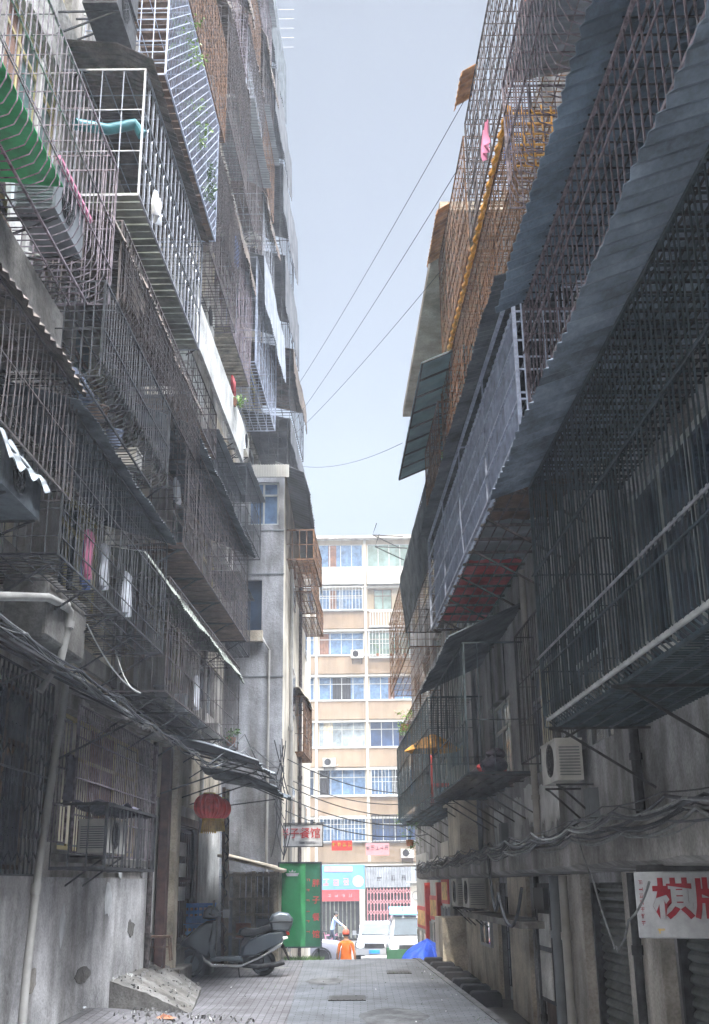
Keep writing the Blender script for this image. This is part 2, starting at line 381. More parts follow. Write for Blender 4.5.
# ---- tower at the bend
tw = thing('corner_tower', (-2.4, 30, -1.6), 'narrow concrete side block with stained grey front and cream flank, beyond the lantern', 'building')
t = MB(); t.m = 0
tx0, tx1, ty0, ty1, tz0, tz1 = -3.6, -1.67, 25.0, 40.0, -3.3, 9.55
def quad(b, *q): b.face(*[b.p(v) for v in q])
def front_holes(b, x0, x1, z0, z1, y, ops, rec):
    S = sorted({x0, x1, *[v for o in ops for v in o[:2]]}); Z = sorted({z0, z1, *[v for o in ops for v in o[2:4]]})
    for a, c in zip(S, S[1:]):
        for d, e in zip(Z, Z[1:]):
            if not any(o[0] < (a+c)/2 < o[1] and o[2] < (d+e)/2 < o[3] for o in ops):
                quad(b, (a, y, d), (c, y, d), (c, y, e), (a, y, e))
    for a, c, d, e in [o[:4] for o in ops]:
        quad(b, (a, y, d), (a, y+rec, d), (a, y+rec, e), (a, y, e)); quad(b, (c, y, d), (c, y, e), (c, y+rec, e), (c, y+rec, d))
        quad(b, (a, y, d), (c, y, d), (c, y+rec, d), (a, y+rec, d)); quad(b, (a, y, e), (a, y+rec, e), (c, y+rec, e), (c, y, e))
front_holes(t, tx0, tx1, tz0, tz1, ty0, [(-2.78, -2.17, 5.56, 6.78), (-2.52, -1.8, 8.12, 9.2)], .25)
t.build('front_wall', 'tower_front', tw)
t = MB(); t.box(tx0, tx1-.002, ty0+.26, ty1, tz0, tz1-.003); t.build('flank_wall', 'tower_side', tw)
t = MB(); quad(t, (tx1, ty0, tz0), (tx1, ty0+.27, tz0), (tx1, ty0+.27, tz1), (tx1, ty0, tz1)); quad(t, (tx0, ty0, tz1), (tx1, ty0, tz1), (tx1, ty0+.27, tz1), (tx0, ty0+.27, tz1)); t.build('corner_strip', 'tower_side', tw)
for z in (7.97, 6.9, 4.5, 2.2, .2):
    t = MB(); t.box(tx0, tx1+.012, ty0-.012, ty0-.001, z, z+.025); t.build('joint_line', 'sheet_grey', tw)
b = MB(); b.box(-2.78, -2.17, ty0+.12, ty0+.2, 5.56, 6.78); b.build('dark_opening', 'glass_dark', tw)
b = MB(); b.box(-2.84, -2.13, ty0-.15, ty0-.002, 5.3, 5.55); b.build('sill', 'wall_beige', tw)
ident = lambda s, o, z: (s, ty0-o, z)
window(ident, -2.52, -1.8, 8.12, 9.2, tw, 'window_white', 'curtain_blue', 2, True, -.06)
t = MB()
for i in range(18):
    x = -2.66+i*.06; t.box(x, x+.03, ty0-.26, ty0-.235, 9.24, 9.55)
t.box(-2.7, -1.55, ty0-.235, ty0-.2, 9.24, 9.55); t.build('fascia', 'white_paint', tw)
t = MB(); t.tube([(-1.98, 24.93, -1.2), (-1.98, 24.93, 1.9), (-1.98, 24.93, 5.1), (-2.15, 24.93, 5.4)], .03, 8); t.build('downpipe', 'pvc', tw, smooth=True)
for i, z in enumerate((1.2, 4.2, 7.1)):
    for j, y in enumerate((28.5, 32, 35.5)):
        t = MB(); t.box(tx1+.001, tx1+.03, y, y+1.2, z, z+1.2); f = t.build('window', 'alu', tw)
        t = MB(); t.box(tx1+.03, tx1+.036, y+.06, y+1.14, z+.06, z+1.14); t.build('pane', 'glass_dark', f)
def vpipe(x, y, z0, z1, r, m, label, grp=None):
    t = MB(); t.tube([(x, y, z0), (x, y, (z0+z1)/2), (x, y, z1)], r, 10)
    for z in (z0+.8, (z0+z1)/2, z1-.5): t.tube([(x, y, z-.05), (x, y, z+.05)], r*1.3, 10)
    o = t.build('drain_pipe', m, smooth=True); tag(o, label, 'pipe', grp); return o
vpipe(-1.60, 27.0, -1.4, 8.6, .05, 'pvc', 'slim pale drainpipe running up the cream flank of the side block, nearer one')
vpipe(-1.60, 31.5, -2.9, 8.6, .05, 'iron_brown', 'dark brown drainpipe farther along the cream flank of the side block')
# ---- right apartment building
rb = thing('apartment_building', FR(15, 0, -1.9), 'long apartment block in deep shade along the right side of the alley, caged windows', 'building')
rops = [(3, 9.75, -2.2, .0), (11.0, 12.65, -2.2, .0), (15.0, 16.2, -2.2, -.35), (17.95, 19.0, -1.78, .02)]
rwin = [(3.0, 10.2, 1.55, 3.55), (3.0, 10.0, 4.4, 5.75)]
for zb in (1.3, 4.4, 7.2, 9.6):
    for k_ in range(8):
        a = 11.2+2.95*k_
        if zb == 1.3 and k_ == 3: continue
        rwin.append((a, a+2.2, zb+.1, zb+1.55))
for k_ in range(3): rwin.append((3.2+2.6*k_, 5.2+2.6*k_, 7.3, 8.8))
w = MB(FR); facade(w, 2, 35, -2.6, 10.15, rops+[q for q in rwin if q[3] < 10.1], .25); 
w.box(2, 35, -9, -.26, -3.2, 10.15); quad(w, (2, 0, 10.15), (35, 0, 10.15), (35, -.25, 10.15), (2, -.25, 10.15))
quad(w, (35, 0, -3.2), (35, -.25, -3.2), (35, -.25, 10.15), (35, 0, 10.15)); quad(w, (24, 0, -3.2), (35, 0, -3.2), (35, 0, -2.6), (24, 0, -2.6))
w.build('wall', 'wall_dirty', rb)
for i, (a, b_, c, d) in enumerate(rwin):
    if d > 10.1: continue
    if b_-a > 4: window(FR, a, b_, c, d, rb, 'alu', 'glass_dark' if c < 3 else 'glass_blue', 9, True, cover=(.45, .56, 'curtain_cream'))
    else: window(FR, a, b_, c, d, rb, rw.choice(['alu', 'window_white', 'wood_grey']), rw.choice(['glass_dark', 'glass_pale', 'glass_blue']), 3, True, cover=rw.choice([None, (.1, .5, 'curtain_cream')]))
# ledge above the shops
l = MB(FR)
prof = [(.003, .10), (.42, .12), (.5, .16), (.5, .42), (.44, .46), (.003, .50)]
n = 60; ids = []
for i in range(n+1):
    s = 2+27*i/n; j = random.uniform(-.012, .012)
    ids.append([l.p((s, o, z+j*(1 if 0 < k_ < 5 else .3))) for k_, (o, z) in enumerate(prof)])
for A, B in zip(ids, ids[1:]):
    for k_ in range(len(prof)): l.face(A[k_], A[(k_+1) % 6], B[(k_+1) % 6], B[k_])
l.face(*ids[0]); l.face(*ids[-1]); l.build('ledge', 'ledge', rb)
for s0, s1, z0, z1, o, m in ((14.0, 15.2, .62, 1.22, .03, 'patch_white'), (15.3, 16.3, .72, 1.3, .03, 'patch_white'), (16.6, 17.3, .6, 1.2, .03, 'patch_white'), (18.2, 19.2, .7, 1.15, .03, 'patch_white'),
                          (19.3, 20.6, .55, 1.25, .03, 'wall_grey')):
    # irregular bare-plaster patches
    b = MB(FR); poly = []
    K = 14; rr = random.Random(int(s0*10))
    for i in range(K): poly.append((s0+(s1-s0)*i/(K-1), z1+rr.uniform(-.05, .02)))
    for i in range(K): poly.append((s1-(s1-s0)*i/(K-1), z0+rr.uniform(-.12, .22)))
    b.prism([(p[0], p[1]) for p in poly], .003, .012, axis=1); b.build('plaster_patch', m, rb)
b = MB(FR); b.box(20.6, 22.4, .003, .42, .5, 1.42); b.box(20.5, 22.5, .003, .5, 1.421, 1.5); b.build('pilaster', 'wall_light', rb)
b = MB(FR); b.box(23.2, 24.6, .003, .52, -1.9, -.62); b.build('pilaster', 'wall_light', rb)
for a in ((12.72, 14.2, .1), (9.85, 10.9, .12)): b = MB(FR); b.box(a[0], a[1], .003, a[2], -2.3, .09); b.build('pier', 'wall_grey', rb)
for a in ((16.3, 17.9), (19.05, 23.1)): b = MB(FR); b.box(a[0], a[1], .003, .06, -2.0, .09); b.build('ground_wall', 'wall_light', rb)  # pale wall tone put in for sunlight that does not reach here
b = MB(FR); b.box(14.3, 20, .003, .5, -.52, -.44); b.build('low_canopy', 'concrete_old', rb)
# ---- roof-top slab and upper storey seen beyond on the right
b = MB(FR); b.box(15.2, 23.4, .0, 1.0, 10.16, 10.32); b.box(15.2, 23.4, -1, -.003, 10.16, 10.5); tag(b.build('roof_slab', 'wall_beige'), 'pale concrete eave slab at the top of the right block, against the sky', 'eave')
# ---- far apartment building
fb = thing('apartment_building', (1, 72, -3), 'sunlit cream seven-storey apartment block closing the end of the alley', 'building')
FY = 72.0
TF = lambda x, o, z: (x, FY-o, z)
rows = [(20.3, 21.9), (17.35, 18.8), (14.35, 15.85), (11.4, 12.9), (8.4, 10.0), (5.4, 7.0), (2.6, 4.1)]
bays = [(-2.45+3.27*k_, .5+3.27*k_) for k_ in range(-3, 4)]
ops = [(a, b_-.0, c, d) for a, b_ in bays for c, d in rows]
b = MB(); front_holes(b, -14, 14, -3.2, 22.2, FY, ops, .3); b.box(-14, 14, FY+.31, FY+11, -3.2, 22.2)
quad(b, (-14, FY, 22.2), (14, FY, 22.2), (14, FY+.3, 22.2), (-14, FY+.3, 22.2)); b.build('wall', 'cream', fb)
for a, b_ in bays:
    vis = a > -3 and b_ < 4.5
    for i, (c, d) in enumerate(rows):
        key = (i, a > 0)
        m = 'curtain_blue'; fr = 'window_white'
        if key in ((0, True),): m = 'glass_green'
        if key in ((4, False),): m = 'glass_pale'
        if key in ((2, True),): m = 'glass_green'; fr = 'white_paint'
        if key in ((4, True), (6, True)): m = 'glass_blue'
        if not vis and rw.random() < .4: m = 'glass_dark'
        if key == (1, True) and vis: 
            window(TF, a+.4, a+1.6, c, d, fb, 'wood_brown', 'glass_green', 2, True, -.25); 
        else:
            cov = None
            if vis: cov = {(0, False): (.22, .4, 'curtain_brown'), (1, False): (.25, .4, 'curtain_brown'), (2, False): (.0, .22, 'curtain_brown'), (3, False): (.3, .7, 'interior_dark'), (3, True): (.42, .55, 'curtain_brown'), (5, False): (.0, .22, 'interior_dark'), (4, False): (.1, .3, 'curtain_cream'), (5, True): (.45, .7, 'interior_dark')}.get(key)
            window(TF, a, b_, c, d, fb, fr, m, 4, i not in (0,), -.12 if i else -.02, cover=cov)
        pz1 = c-.12; pz0 = c-1.25
        q = MB(TF); q.box(a-.05, b_+.05, .003, .1 if i else .4, pz0, pz1); 
        if i in (0, 1, 2):
            for t_ in range(14):
                x = a+.05+(b_-a-.1)*t_/13; q.box(x-.02, x+.02, .1 if i else .4, .13 if i else .43, pz0+.1, pz1-.1)
        q.build('parapet_panel', 'white_paint' if i == 0 else 'beige_panel', fb)
for c in [r_[0] for r_ in rows]:
    for z in (c-.1, c-1.45):
        q = MB(TF); q.box(-14, 14, .003, .16, z, z+.1); q.build('cornice', 'white_paint', fb)
for a in [-2.62+3.27*k_ for k_ in range(-3, 5)]:
    q = MB(TF); q.box(a-.08, a+.08, .003, .14, 1.4, 22.15); q.build('pier', 'white_paint', fb)
q = MB(TF); q.box(-14.2, 14.2, -.2, .5, 22.201, 22.4); q.build('roof_edge', 'wall_grey', fb)
q = MB(TF)
for t_ in range(16):
    x = .95+2.7*t_/15; q.box(x-.03, x+.03, .35, .39, 16.2, 17.1)
q.box(.9, 3.7, .33, .41, 17.1, 17.18); q.box(.9, 3.7, .003, .42, 16.1, 16.2); q.build('balcony_railing', 'white_paint', fb)
# unseen block added behind the camera to keep the near alley in shade
bb = thing('apartment_building', (0, -23, -2), 'plain unseen block added behind the camera to shade the near alley', 'building')
q = MB(); q.box(-8, 9, -31, -22, -3, 30); q.build('wall', 'wall_beige', bb)  # wall of the added shade block
for i in range(8):
    for j in range(4):
        x = -6.8+j*3.9; z = 0+i*3.6; f = MB(); f.box(x, x+2, -22, -21.95, z, z+1.5); fo = f.build('window', 'alu', bb)  # window of the added shade block
        f = MB(); f.box(x+.08, x+1.92, -21.95, -21.94, z+.08, z+1.42); f.build('pane', 'glass_dark', fo)  # pane of the added shade block
# ------------------------------------------------------------------ window cages
def sheet(T, prof, s0, s1, pitch=.075, amp=.012, th=.006, wob=0, seed=1):
    """corrugated sheet: profile in (o,z) swept along s, ridges running along the profile"""
    b = MB(T); rr = random.Random(seed); n = max(2, int((s1-s0)/(pitch/2)))
    if n > 260: n = 260
    N = []
    for k in range(len(prof)):
        a = prof[max(0, k-1)]; c = prof[min(len(prof)-1, k+1)]; d = (c[0]-a[0], c[1]-a[1]); L = math.hypot(*d) or 1; N.append((-d[1]/L, d[0]/L))
    top, bot = [], []
    ph = rr.uniform(0, 6)
    for i in range(n+1):
        s = s0+(s1-s0)*i/n; a = amp*(1 if i % 2 else -1)+wob*math.sin(s*2.1+ph)+wob*.6*math.sin(s*5.3+ph*2)
        j = wob*rr.uniform(-1, 1)*.8
        top.append([b.p((s, o+nx*a+(j if k == len(prof)-1 else 0), z+nz*a)) for k, ((o, z), (nx, nz)) in enumerate(zip(prof, N))])
        bot.append([b.p((s, o+nx*(a-th)+(j if k == len(prof)-1 else 0), z+nz*(a-th))) for k, ((o, z), (nx, nz)) in enumerate(zip(prof, N))])
    m = len(prof)
    for i in range(n):
        for k in range(m-1):
            b.face(top[i][k], top[i+1][k], top[i+1][k+1], top[i][k+1]); b.face(bot[i][k], bot[i][k+1], bot[i+1][k+1], bot[i+1][k])
        for k in (0, m-1): b.face(top[i][k], bot[i][k], bot[i+1][k], top[i+1][k])
    for i in (0, n):
        for k in range(m-1): b.face(top[i][k], top[i][k+1], bot[i][k+1], bot[i][k])
    return b
def net(T, prof, s0, s1, ds=.06, r=.005, seed=0):
    b = MB(T); rr = random.Random(seed); n = int((s1-s0)/ds)
    for i in range(n+1):
        s = s0+(s1-s0)*i/n+rr.uniform(-.008, .008); b.tube([(s+rr.uniform(-.012, .012), o+rr.uniform(-.008, .008), z+rr.uniform(-.01, .01)) for o, z in prof], r, 3, cap=False)
    for (o0, z0), (o1, z1) in zip(prof, prof[1:]):
        k = max(1, int(math.hypot(o1-o0, z1-z0)/.09))
        for j in range(k):
            t = j/k; b.bar((s0, o0+(o1-o0)*t, z0+(z1-z0)*t), (s1, o0+(o1-o0)*t, z0+(z1-z0)*t), r)
    return b
NC = [0]
def cage(side, s0, s1, z0, z1, off, label, m='iron_dark', sp=.11, r=.0075, pat='v', rails=(.33, .66), floor='slats', floor_m=None,
         roof=None, roof_m='sheet_dark', brackets=0, group=None, top=True, hook=0, off0=.0, ends=(1, 1), name='window_cage', frame_m=None, flip=False):
    T = SIDE[side]; NC[0] += 1; rr = random.Random(NC[0])
    root = thing(name, T(s0, off0, z0), label, 'window cage', group or ('window cages on the left block' if side == 'L' else 'window cages on the right block'))
    g = MB(T); H = z1-z0
    J = lambda a=.006: rr.uniform(-a, a)
    nb = max(3, int(round((s1-s0)/sp)))
    if pat in ('v', 'grid', 'hook'):
        for i in range(nb+1):
            s = s0+(s1-s0)*i/nb+J(.008)
            if hook: g.tube([(s, off-hook, z0), (s, off-.25*hook, z0+.07*1), (s+J(), off, z0+hook*.9), (s+J(), off+J(), z1)], r, 3)
            else: kb = 3.0 if rr.random() < .12 else 1.0; g.tube([(s, off+J(), z0), (s+J(.014)*kb, off+J(.012)*kb, z0+(z1-z0)*rr.uniform(.35, .65)), (s+J(), off+J(), z1)], r*rr.uniform(.8, 1.15), 3, cap=False)
    if pat == 'grid':
        nz = max(2, int(H/.22))
        for i in range(1, nz): z = z0+H*i/nz; g.bar((s0, off, z), (s1, off, z), r)
    if pat == 'wave':
        for i in range(nb+1):
            s = s0+(s1-s0)*i/nb; pts = []
            K = 8
            for k in range(K+1): pts.append((s+.07*(1 if k % 2 else -1), off, z0+H*k/K))
            g.tube(pts, r, 3)
    if pat == 'diamond':
        nn = int((s1-s0+H)/sp)
        for i in range(nn+1):
            a = s0-H+i*sp
            for sg in (1, -1):
                p = (a, z0) if sg > 0 else (a, z1); q = (a+H, z1) if sg > 0 else (a+H, z0)
                def clip(p, q):
                    (x0, y0), (x1, y1) = p, q
                    if x1 <= s0 or x0 >= s1: return None
                    if x0 < s0: t = (s0-x0)/(x1-x0); y0 += (y1-y0)*t; x0 = s0
                    if x1 > s1: t = (s1-x0)/(x1-x0); y1 = y0+(y1-y0)*t; x1 = s1
                    return (x0, y0), (x1, y1)
                c = clip(p, q)
                if c: g.bar((c[0][0], off, c[0][1]), (c[1][0], off, c[1][1]), r)
    if pat == 'loops':
        # verticals that pair up in rounded arches, three tiers
        tiers = [(0, .34), (.34, .67), (.67, 1)]
        for i in range(nb):
            s = s0+(s1-s0)*(i+.5)/nb; h = (s1-s0)/nb*.36
            for a, b in tiers:
                za = z0+H*a; zb_ = z0+H*b
                g.tube([(s-h, off, za), (s-h, off, zb_-.12), (s-h*.5, off, zb_-.04), (s, off, zb_-.01), (s+h*.5, off, zb_-.04), (s+h, off, zb_-.12), (s+h, off, za)], r, 3)
    for f in rails: g.bar((s0, off+.004, z0+H*f), (s1, off+.004, z0+H*f), r*1.15)
    ne = max(2, int((off-off0)/sp))
    for e, s in zip(ends, (s0, s1)):
        if not e: continue
        for i in range(ne+1):
            o = off0+(off-off0)*i/ne; g.tube([(s, o, z0), (s+J(), o+J(), z1)], r, 3)
        for f in list(rails)+[0]: g.bar((s, off0, z0+H*f), (s, off, z0+H*f), r)
        if pat in ('grid', 'diamond'):
            for i in range(1, int(H/.18)): g.bar((s, off0, z0+.18*i), (s, off, z0+.18*i), r)
    if top:
        for i in range(0, nb+1, 2):
            s = s0+(s1-s0)*i/nb; g.bar((s, off0, z1), (s, off, z1), r)
        for i in range(1, 4): o = off0+(off-off0)*i/4; g.bar((s0, o, z1), (s1, o, z1), r)
    g.build('grille', m, root)
    f = MB(T); q = r*2.1
    for z in (z0, z1):
        if not (hook and z == z0): f.tube([(s0, off0, z), (s0, off, z), (s1, off, z), (s1, off0, z)], q, 4)
    for s in (s0, s1): f.bar((s, off, z0+(hook if hook else 0)), (s, off, z1), q)
    if hook: f.tube([(s0, off0, z0), (s0, off-hook, z0), (s1, off-hook, z0), (s1, off0, z0)], q, 4)
    f.build('frame', frame_m or m, root)
    oe = off-(hook or 0)
    if floor == 'slats':
        b = MB(T); n = max(3, int((s1-s0)/(sp*.85)))
        for i in range(n+1): s = s0+(s1-s0)*i/n+J(); b.bar((s, off0, z0+.012), (s, oe, z0+.012), r)
        for i in range(1, 5): o = off0+(oe-off0)*i/5; b.bar((s0, o, z0-.004), (s1, o, z0-.004), r*1.2)
        b.build('floor_rack', floor_m or m, root)
    elif floor == 'planks':
        b = MB(T); n = max(3, int((s1-s0)/.16))
        for i in range(n):
            a = s0+(s1-s0)*i/n; b.box(a+.012, a+(s1-s0)/n-.012, off0+.01, oe-.01, z0+.012+J(), z0+.035)
        b.build('floor_planks', floor_m or 'wood_grey', root)
    elif floor == 'sheet':
        sheet(T, [(off0+.01, z0+.03), (oe-.01, z0+.03)], s0+.01, s1-.01, .09, .008, .005, seed=NC[0]).build('floor_sheet', floor_m or 'sheet_dark', root)
    if roof:
        prof, ex = roof
        if prof == 'slope': P = [(off0+.01, z1+.30), (off+ex, z1+.02)]
        elif prof == 'flat': P = [(off0+.01, z1+.07), (off+ex, z1+.03)]
        elif prof == 'barrel': P = [(off0+.01, z1+.32), (off*.35, z1+.34), (off*.7, z1+.26), (off*.95, z1+.08), (off+ex, z1-.18), (off+ex+.03, z1-.5)]
        elif prof == 'drape': P = [(off0+.01, z1+.22), (off*.6, z1+.22), (off*.95, z1+.1), (off+.05, z1-.1), (off+.07, z1-.45), (off+.06, z0+H*.35)]
        else: P = prof
        curved = prof == 'drape' or (isinstance(prof, list) and len(prof) > 4)
        kk = max(3, len(P)//2+1) if curved else len(P)
        sheet(T, P[:kk], s0-.08, s1+.08, .15 if s0 < 6 else .1, .014 if s0 < 6 else .01, .006, wob=.02 if prof in ('drape', 'barrel') else .014, seed=NC[0]*3).build('roof_sheet', roof_m, root)
        if curved:
            net(T, P[kk-1:], s0-.03, s1+.03, .085, .0055, NC[0]).build('draped_mesh', 'iron_brown', root)
            # ragged plastic strips caught in the mesh
            r2 = random.Random(NC[0]*7)
            for _ in range(int((s1-s0)*1.1)):
                q = MB(T)
                a = r2.uniform(s0, s1-.5); w = r2.uniform(.25, .7); pr = P[kk-1:]
                if len(pr) < 2: break
                j = r2.randrange(len(pr)-1); (oa, za), (ob, zb) = pr[j], pr[j+1]; t0 = r2.uniform(0, .4); t1 = r2.uniform(.6, 1)
                for dz in (0, -.006):
                    i_ = [q.p((x, oa+(ob-oa)*t-.02+dz, za+(zb-za)*t)) for x, t in ((a, t0), (a+w, t0+.03), (a+w*.95, t1), (a+.04, t1-.05))]; q.face(*i_)
                q.build('torn_sheet', roof_m, root)
    for i in range(brackets):
        s = s0+.15+(s1-s0-.3)*i/max(1, brackets-1); b = MB(T)
        b.tube([(s, 0, z0-.03), (s, off, z0-.03), (s, off*.85, z0-.06), (s, .0, z0-.55)], .014, 4); b.build('bracket', 'iron_dark', root)
    return root

def ac_unit(side, s, o, z, label, w=.78, h=.52, d=.3, m='ac_white', along=True, group=None, yaw=0):
    """outdoor air conditioner unit; fan faces outward"""
    T = SIDE[side]
    root = thing('air_conditioner', T(s, o, z), label, 'air conditioner', group or 'air conditioner outdoor units')
    c = MB(T); c.box(s, s+w, o, o+d, z+.04, z+h); c.box(s-.008, s+w+.008, o-.008, o+d+.008, z+h, z+h+.02); c.build('casing', m, root)
    f = MB(T); cs = s+w*.38; R_ = h*.38
    for rr in (R_, R_*.72, R_*.45, R_*.2):
        f.tube([(cs+rr*math.cos(a*math.pi/10), o+d+.012, z+.04+h/2+rr*math.sin(a*math.pi/10)) for a in range(20)], .005, 4, closed=True)
    for a in range(8): f.bar((cs, o+d+.014, z+.04+h/2), (cs+R_*math.cos(a*math.pi/4), o+d+.014, z+.04+h/2+R_*math.sin(a*math.pi/4)), .004)
    for k in range(9): f.bar((s+.08, o+d*.08+d*.84*k/8, z+.042), (s+.08, o+d*.08+d*.84*k/8, z+h), .004)
    f.build('fan_guard', 'black_plastic', root)
    f = MB(T); f.lathe([(.01, 0), (R_*.96, 0), (R_*.96, .006), (.01, .006)], (cs, o+d+.001, z+.04+h/2), 18, 'y'); f.build('fan_opening', 'interior_dark', root)
    f = MB(T)
    for k in range(10): f.box(s-.012, s-.002, o+.03, o+d-.03, z+.09+k*(h-.14)/10, z+.10+k*(h-.14)/10)
    f.build('side_louvre', 'sheet_grey', root)
    for x in (s+.1, s+w-.1): b = MB(T); b.tube([(x, 0, z), (x, o+d, z), (x, o+d*.8, z-.03), (x, 0, z-.35)], .014, 4); b.build('bracket', 'iron_dark', root)
    p = MB(T); p.tube([(s+w, o+.1, z+.15), (s+w+.12, o+.05, z+.12), (s+w+.16, .02, z+.3), (s+w+.15, .01, z+.8)], .013, 6); p.build('hose', 'cable_white', root, smooth=True)
    return root

def cloth(T, s, o, z, w, h, m, label, kind='towel', yaw=0, group='laundry hung out in the cages'):
    """hanging garment with folds and sleeves, z = top, hung along s"""
    rr = random.Random(int(s*100+z*37)); b = MB(T); ph = rr.uniform(0, 6)
    def sh(u, v):
        # half width profile
        if kind == 'shirt':
            hw = .5*(1.0 if v > .82 else .62)*(1-.1*(1-v)) if v < .98 else .3
            if .6 < v <= .82: hw = .5*(.62+.3*(v-.6)/.22)
        elif kind == 'trousers': hw = .42+.05*v
        else: hw = .5
        return hw
    nu, nv = 12, 14
    for side_ in (0, 1):
        ids = []
        for i in range(nu+1):
            row = []
            for j in range(nv+1):
                u = i/nu*2-1; v = j/nv
                fold = .03*math.sin(u*7+ph+v*2)*(1.1-v)+.015*math.sin(u*15+ph*2)
                edge = (1-abs(u)**4)*(.012 if side_ else -.012)
                row.append(b.p((s+u*sh(u, v)*w+.02*math.sin(v*5+ph), o+fold+edge, z-h*(1-v)+.02*math.sin(u*4+ph)*(1-v))))
            ids.append(row)
        for i in range(nu):
            for j in range(nv):
                if kind == 'trousers' and v < 1 and j < nv*.7 and abs(i-nu/2+.5) < 1: continue
                b.face(ids[i][j], ids[i+1][j], ids[i+1][j+1], ids[i][j+1])
    o_ = b.build('garment' if kind != 'towel' else 'towel', m, smooth=True); tag(o_, label, 'laundry', group); return o_

def plant(T, s, o, z, r, h, label, m='leaf', n=160, trail=0, pot=True):
    rr = random.Random(int(s*91+z*13)); root = thing('potted_plant', T(s, o, z), label, 'plant', 'plants in the cages')
    if pot:
        p = MB(T); p.lathe([(.05, 0), (.075, .0), (.095, .13), (.1, .15), (.08, .15), (.07, .13)], (s, o, z), 12); p.build('pot', 'terracotta', root)
    f = MB(T)
    cl = [(rr.gauss(0, r*.5), rr.gauss(0, r*.25), rr.uniform(-trail, h)) for _ in range(9)]
    for i in range(n):
        c = rr.choice(cl); a = (s+c[0]+rr.gauss(0, r*.22), o+c[1]+rr.gauss(0, .05), z+.15+c[2]+rr.gauss(0, h*.13)); l = rr.uniform(.03, .065)
        d = Vector((rr.gauss(0, 1), rr.gauss(0, 1), rr.gauss(0, .7))).normalized(); e = d.cross(Vector((rr.gauss(0, 1), rr.gauss(0, 1), rr.gauss(0, 1)))).normalized()
        q = [Vector(a), Vector(a)+d*l*.5+e*l*.3, Vector(a)+d*l, Vector(a)+d*l*.5-e*l*.3]
        f.face(*[f.p(tuple(v)) for v in q])
    f.build('foliage', m, root)
    t = MB(T)
    for c in cl: t.tube([(s, o, z+.14), (s+c[0]*.5, o+c[1]*.5, z+.14+c[2]*.6), (s+c[0], o+c[1], z+.15+c[2])], .004, 3)
    t.build('stem', 'leaf', root); return root
# ------------------------------------------------------------------ left block cages
S = 'slope'
cage('L', 5.6, 9.95, 3.5, 4.6, .9, 'near cage under a mossy arched roof at the left edge, above the plastic-wrapped unit', 'iron_brown', .12, .006, rails=(.5,), floor=None,
     roof=([(0.01, 4.95), (.4, 4.98), (.75, 4.85), (.98, 4.62)], 0), roof_m='sheet_brown')
cage('L', 9.72, 14.3, 2.9, 4.38, .9, 'long dark cage with laundry, hanging over the beige wall and the elbow pipe', 'iron_dark', .12, .006, rails=(.12, .3, .62), floor='slats', floor_m='iron_dark',
     roof=([(.01, 4.72), (1.02, 4.42)], 0), roof_m='sheet_dark', brackets=5)
cage('L', 14.55, 21.2, 2.45, 4.0, .9, 'cage with drooping olive roof and rubbish on its floor, above the lantern canopy', 'iron_brown', .16, .006, rails=(.3, .6), floor='slats', floor_m='iron_dark',
     roof=([(.01, 4.42), (.55, 4.33), (1.0, 3.72)], 0), roof_m='sheet_olive', brackets=5)
cage('L', 5.6, 10.1, 5.68, 7.3, 1.1, 'near top-left cage of hooked bars holding a green plastic sheet', 'iron_mauve', .125, .007, pat='hook', hook=.22, rails=(.55, .25), floor='slats')
cage('L', 9.95, 13.2, 4.8, 5.86, 1.1, 'cluttered cage with rounded bottom bars, just above the dark corrugated roof', 'iron_dark', .1, .0075, pat='hook', hook=.2, rails=(.5,), floor='slats')
cage('L', 10.6, 15.2, 5.96, 7.0, 1.05, 'cage wrapped in a rounded brown mesh skirt, left of the white fascia', 'iron_brown', .1, .007, rails=(.5,), floor=None, roof=([(.01, 7.15), (.6, 7.16), (.95, 7.05), (1.12, 6.7), (1.12, 6.1), (1.0, 5.85)], 0), roof_m='sheet_brown')
cage('L', 15.35, 22.1, 4.7, 6.5, .9, 'wide rusty mesh cage with pointed dark roof and plank floor, beside the grey tower', 'iron_brown', .12, .006, pat='grid', rails=(.5,), floor='planks', floor_m='wood_brown',
     roof=([(.01, 6.95), (1.05, 6.5)], 0), roof_m='sheet_dark', brackets=5)
cage('L', 11.2, 15.2, 7.75, 9.55, 1.05, 'silver cage of arched loops with pale plank floor and a rag hanging out', 'steel', .24, .008, pat='loops', rails=(.34, .67), floor='planks', floor_m='sheet_olive', roof=([(.01, 9.97), (.7, 9.9), (1.15, 9.65)], 0), roof_m='sheet_brown')
cage('L', 15.45, 18.1, 7.1, 7.95, .85, 'dark mesh cage hanging under the near half of the white fascia board', 'iron_brown', .13, .006, pat='grid', floor='planks', floor_m='wood_brown')
cage('L', 18.5, 21.9, 7.0, 7.8, .75, 'plain dark cage under the far half of the white fascia board', 'iron_dark', .13, .006, rails=(.5,), floor='slats', roof=('flat', .1), roof_m='sheet_grey')
cage('L', 12.0, 16.0, 10.15, 12.4, 1.1, 'blue-white diamond lattice cage overgrown with green creepers', 'white_steel', .17, .008, pat='diamond', rails=(), floor='planks', floor_m='wood_brown')
cage('L', 16.4, 19.3, 10.2, 12.6, .95, 'tall cage draped in weathered brown mesh, right next to the diamond lattice', 'iron_brown', .12, .006, pat='grid', floor='slats', roof=('drape', .05), roof_m='sheet_brown')
cage('L', 19.6, 22.4, 10.5, 13.3, .8, 'tall cage with rounded brown mesh cover, between the diamond lattice and the silver awning', 'iron_mauve', .13, .007, pat='v', rails=(.3, .6), floor='planks', roof=('barrel', .08), roof_m='sheet_brown')
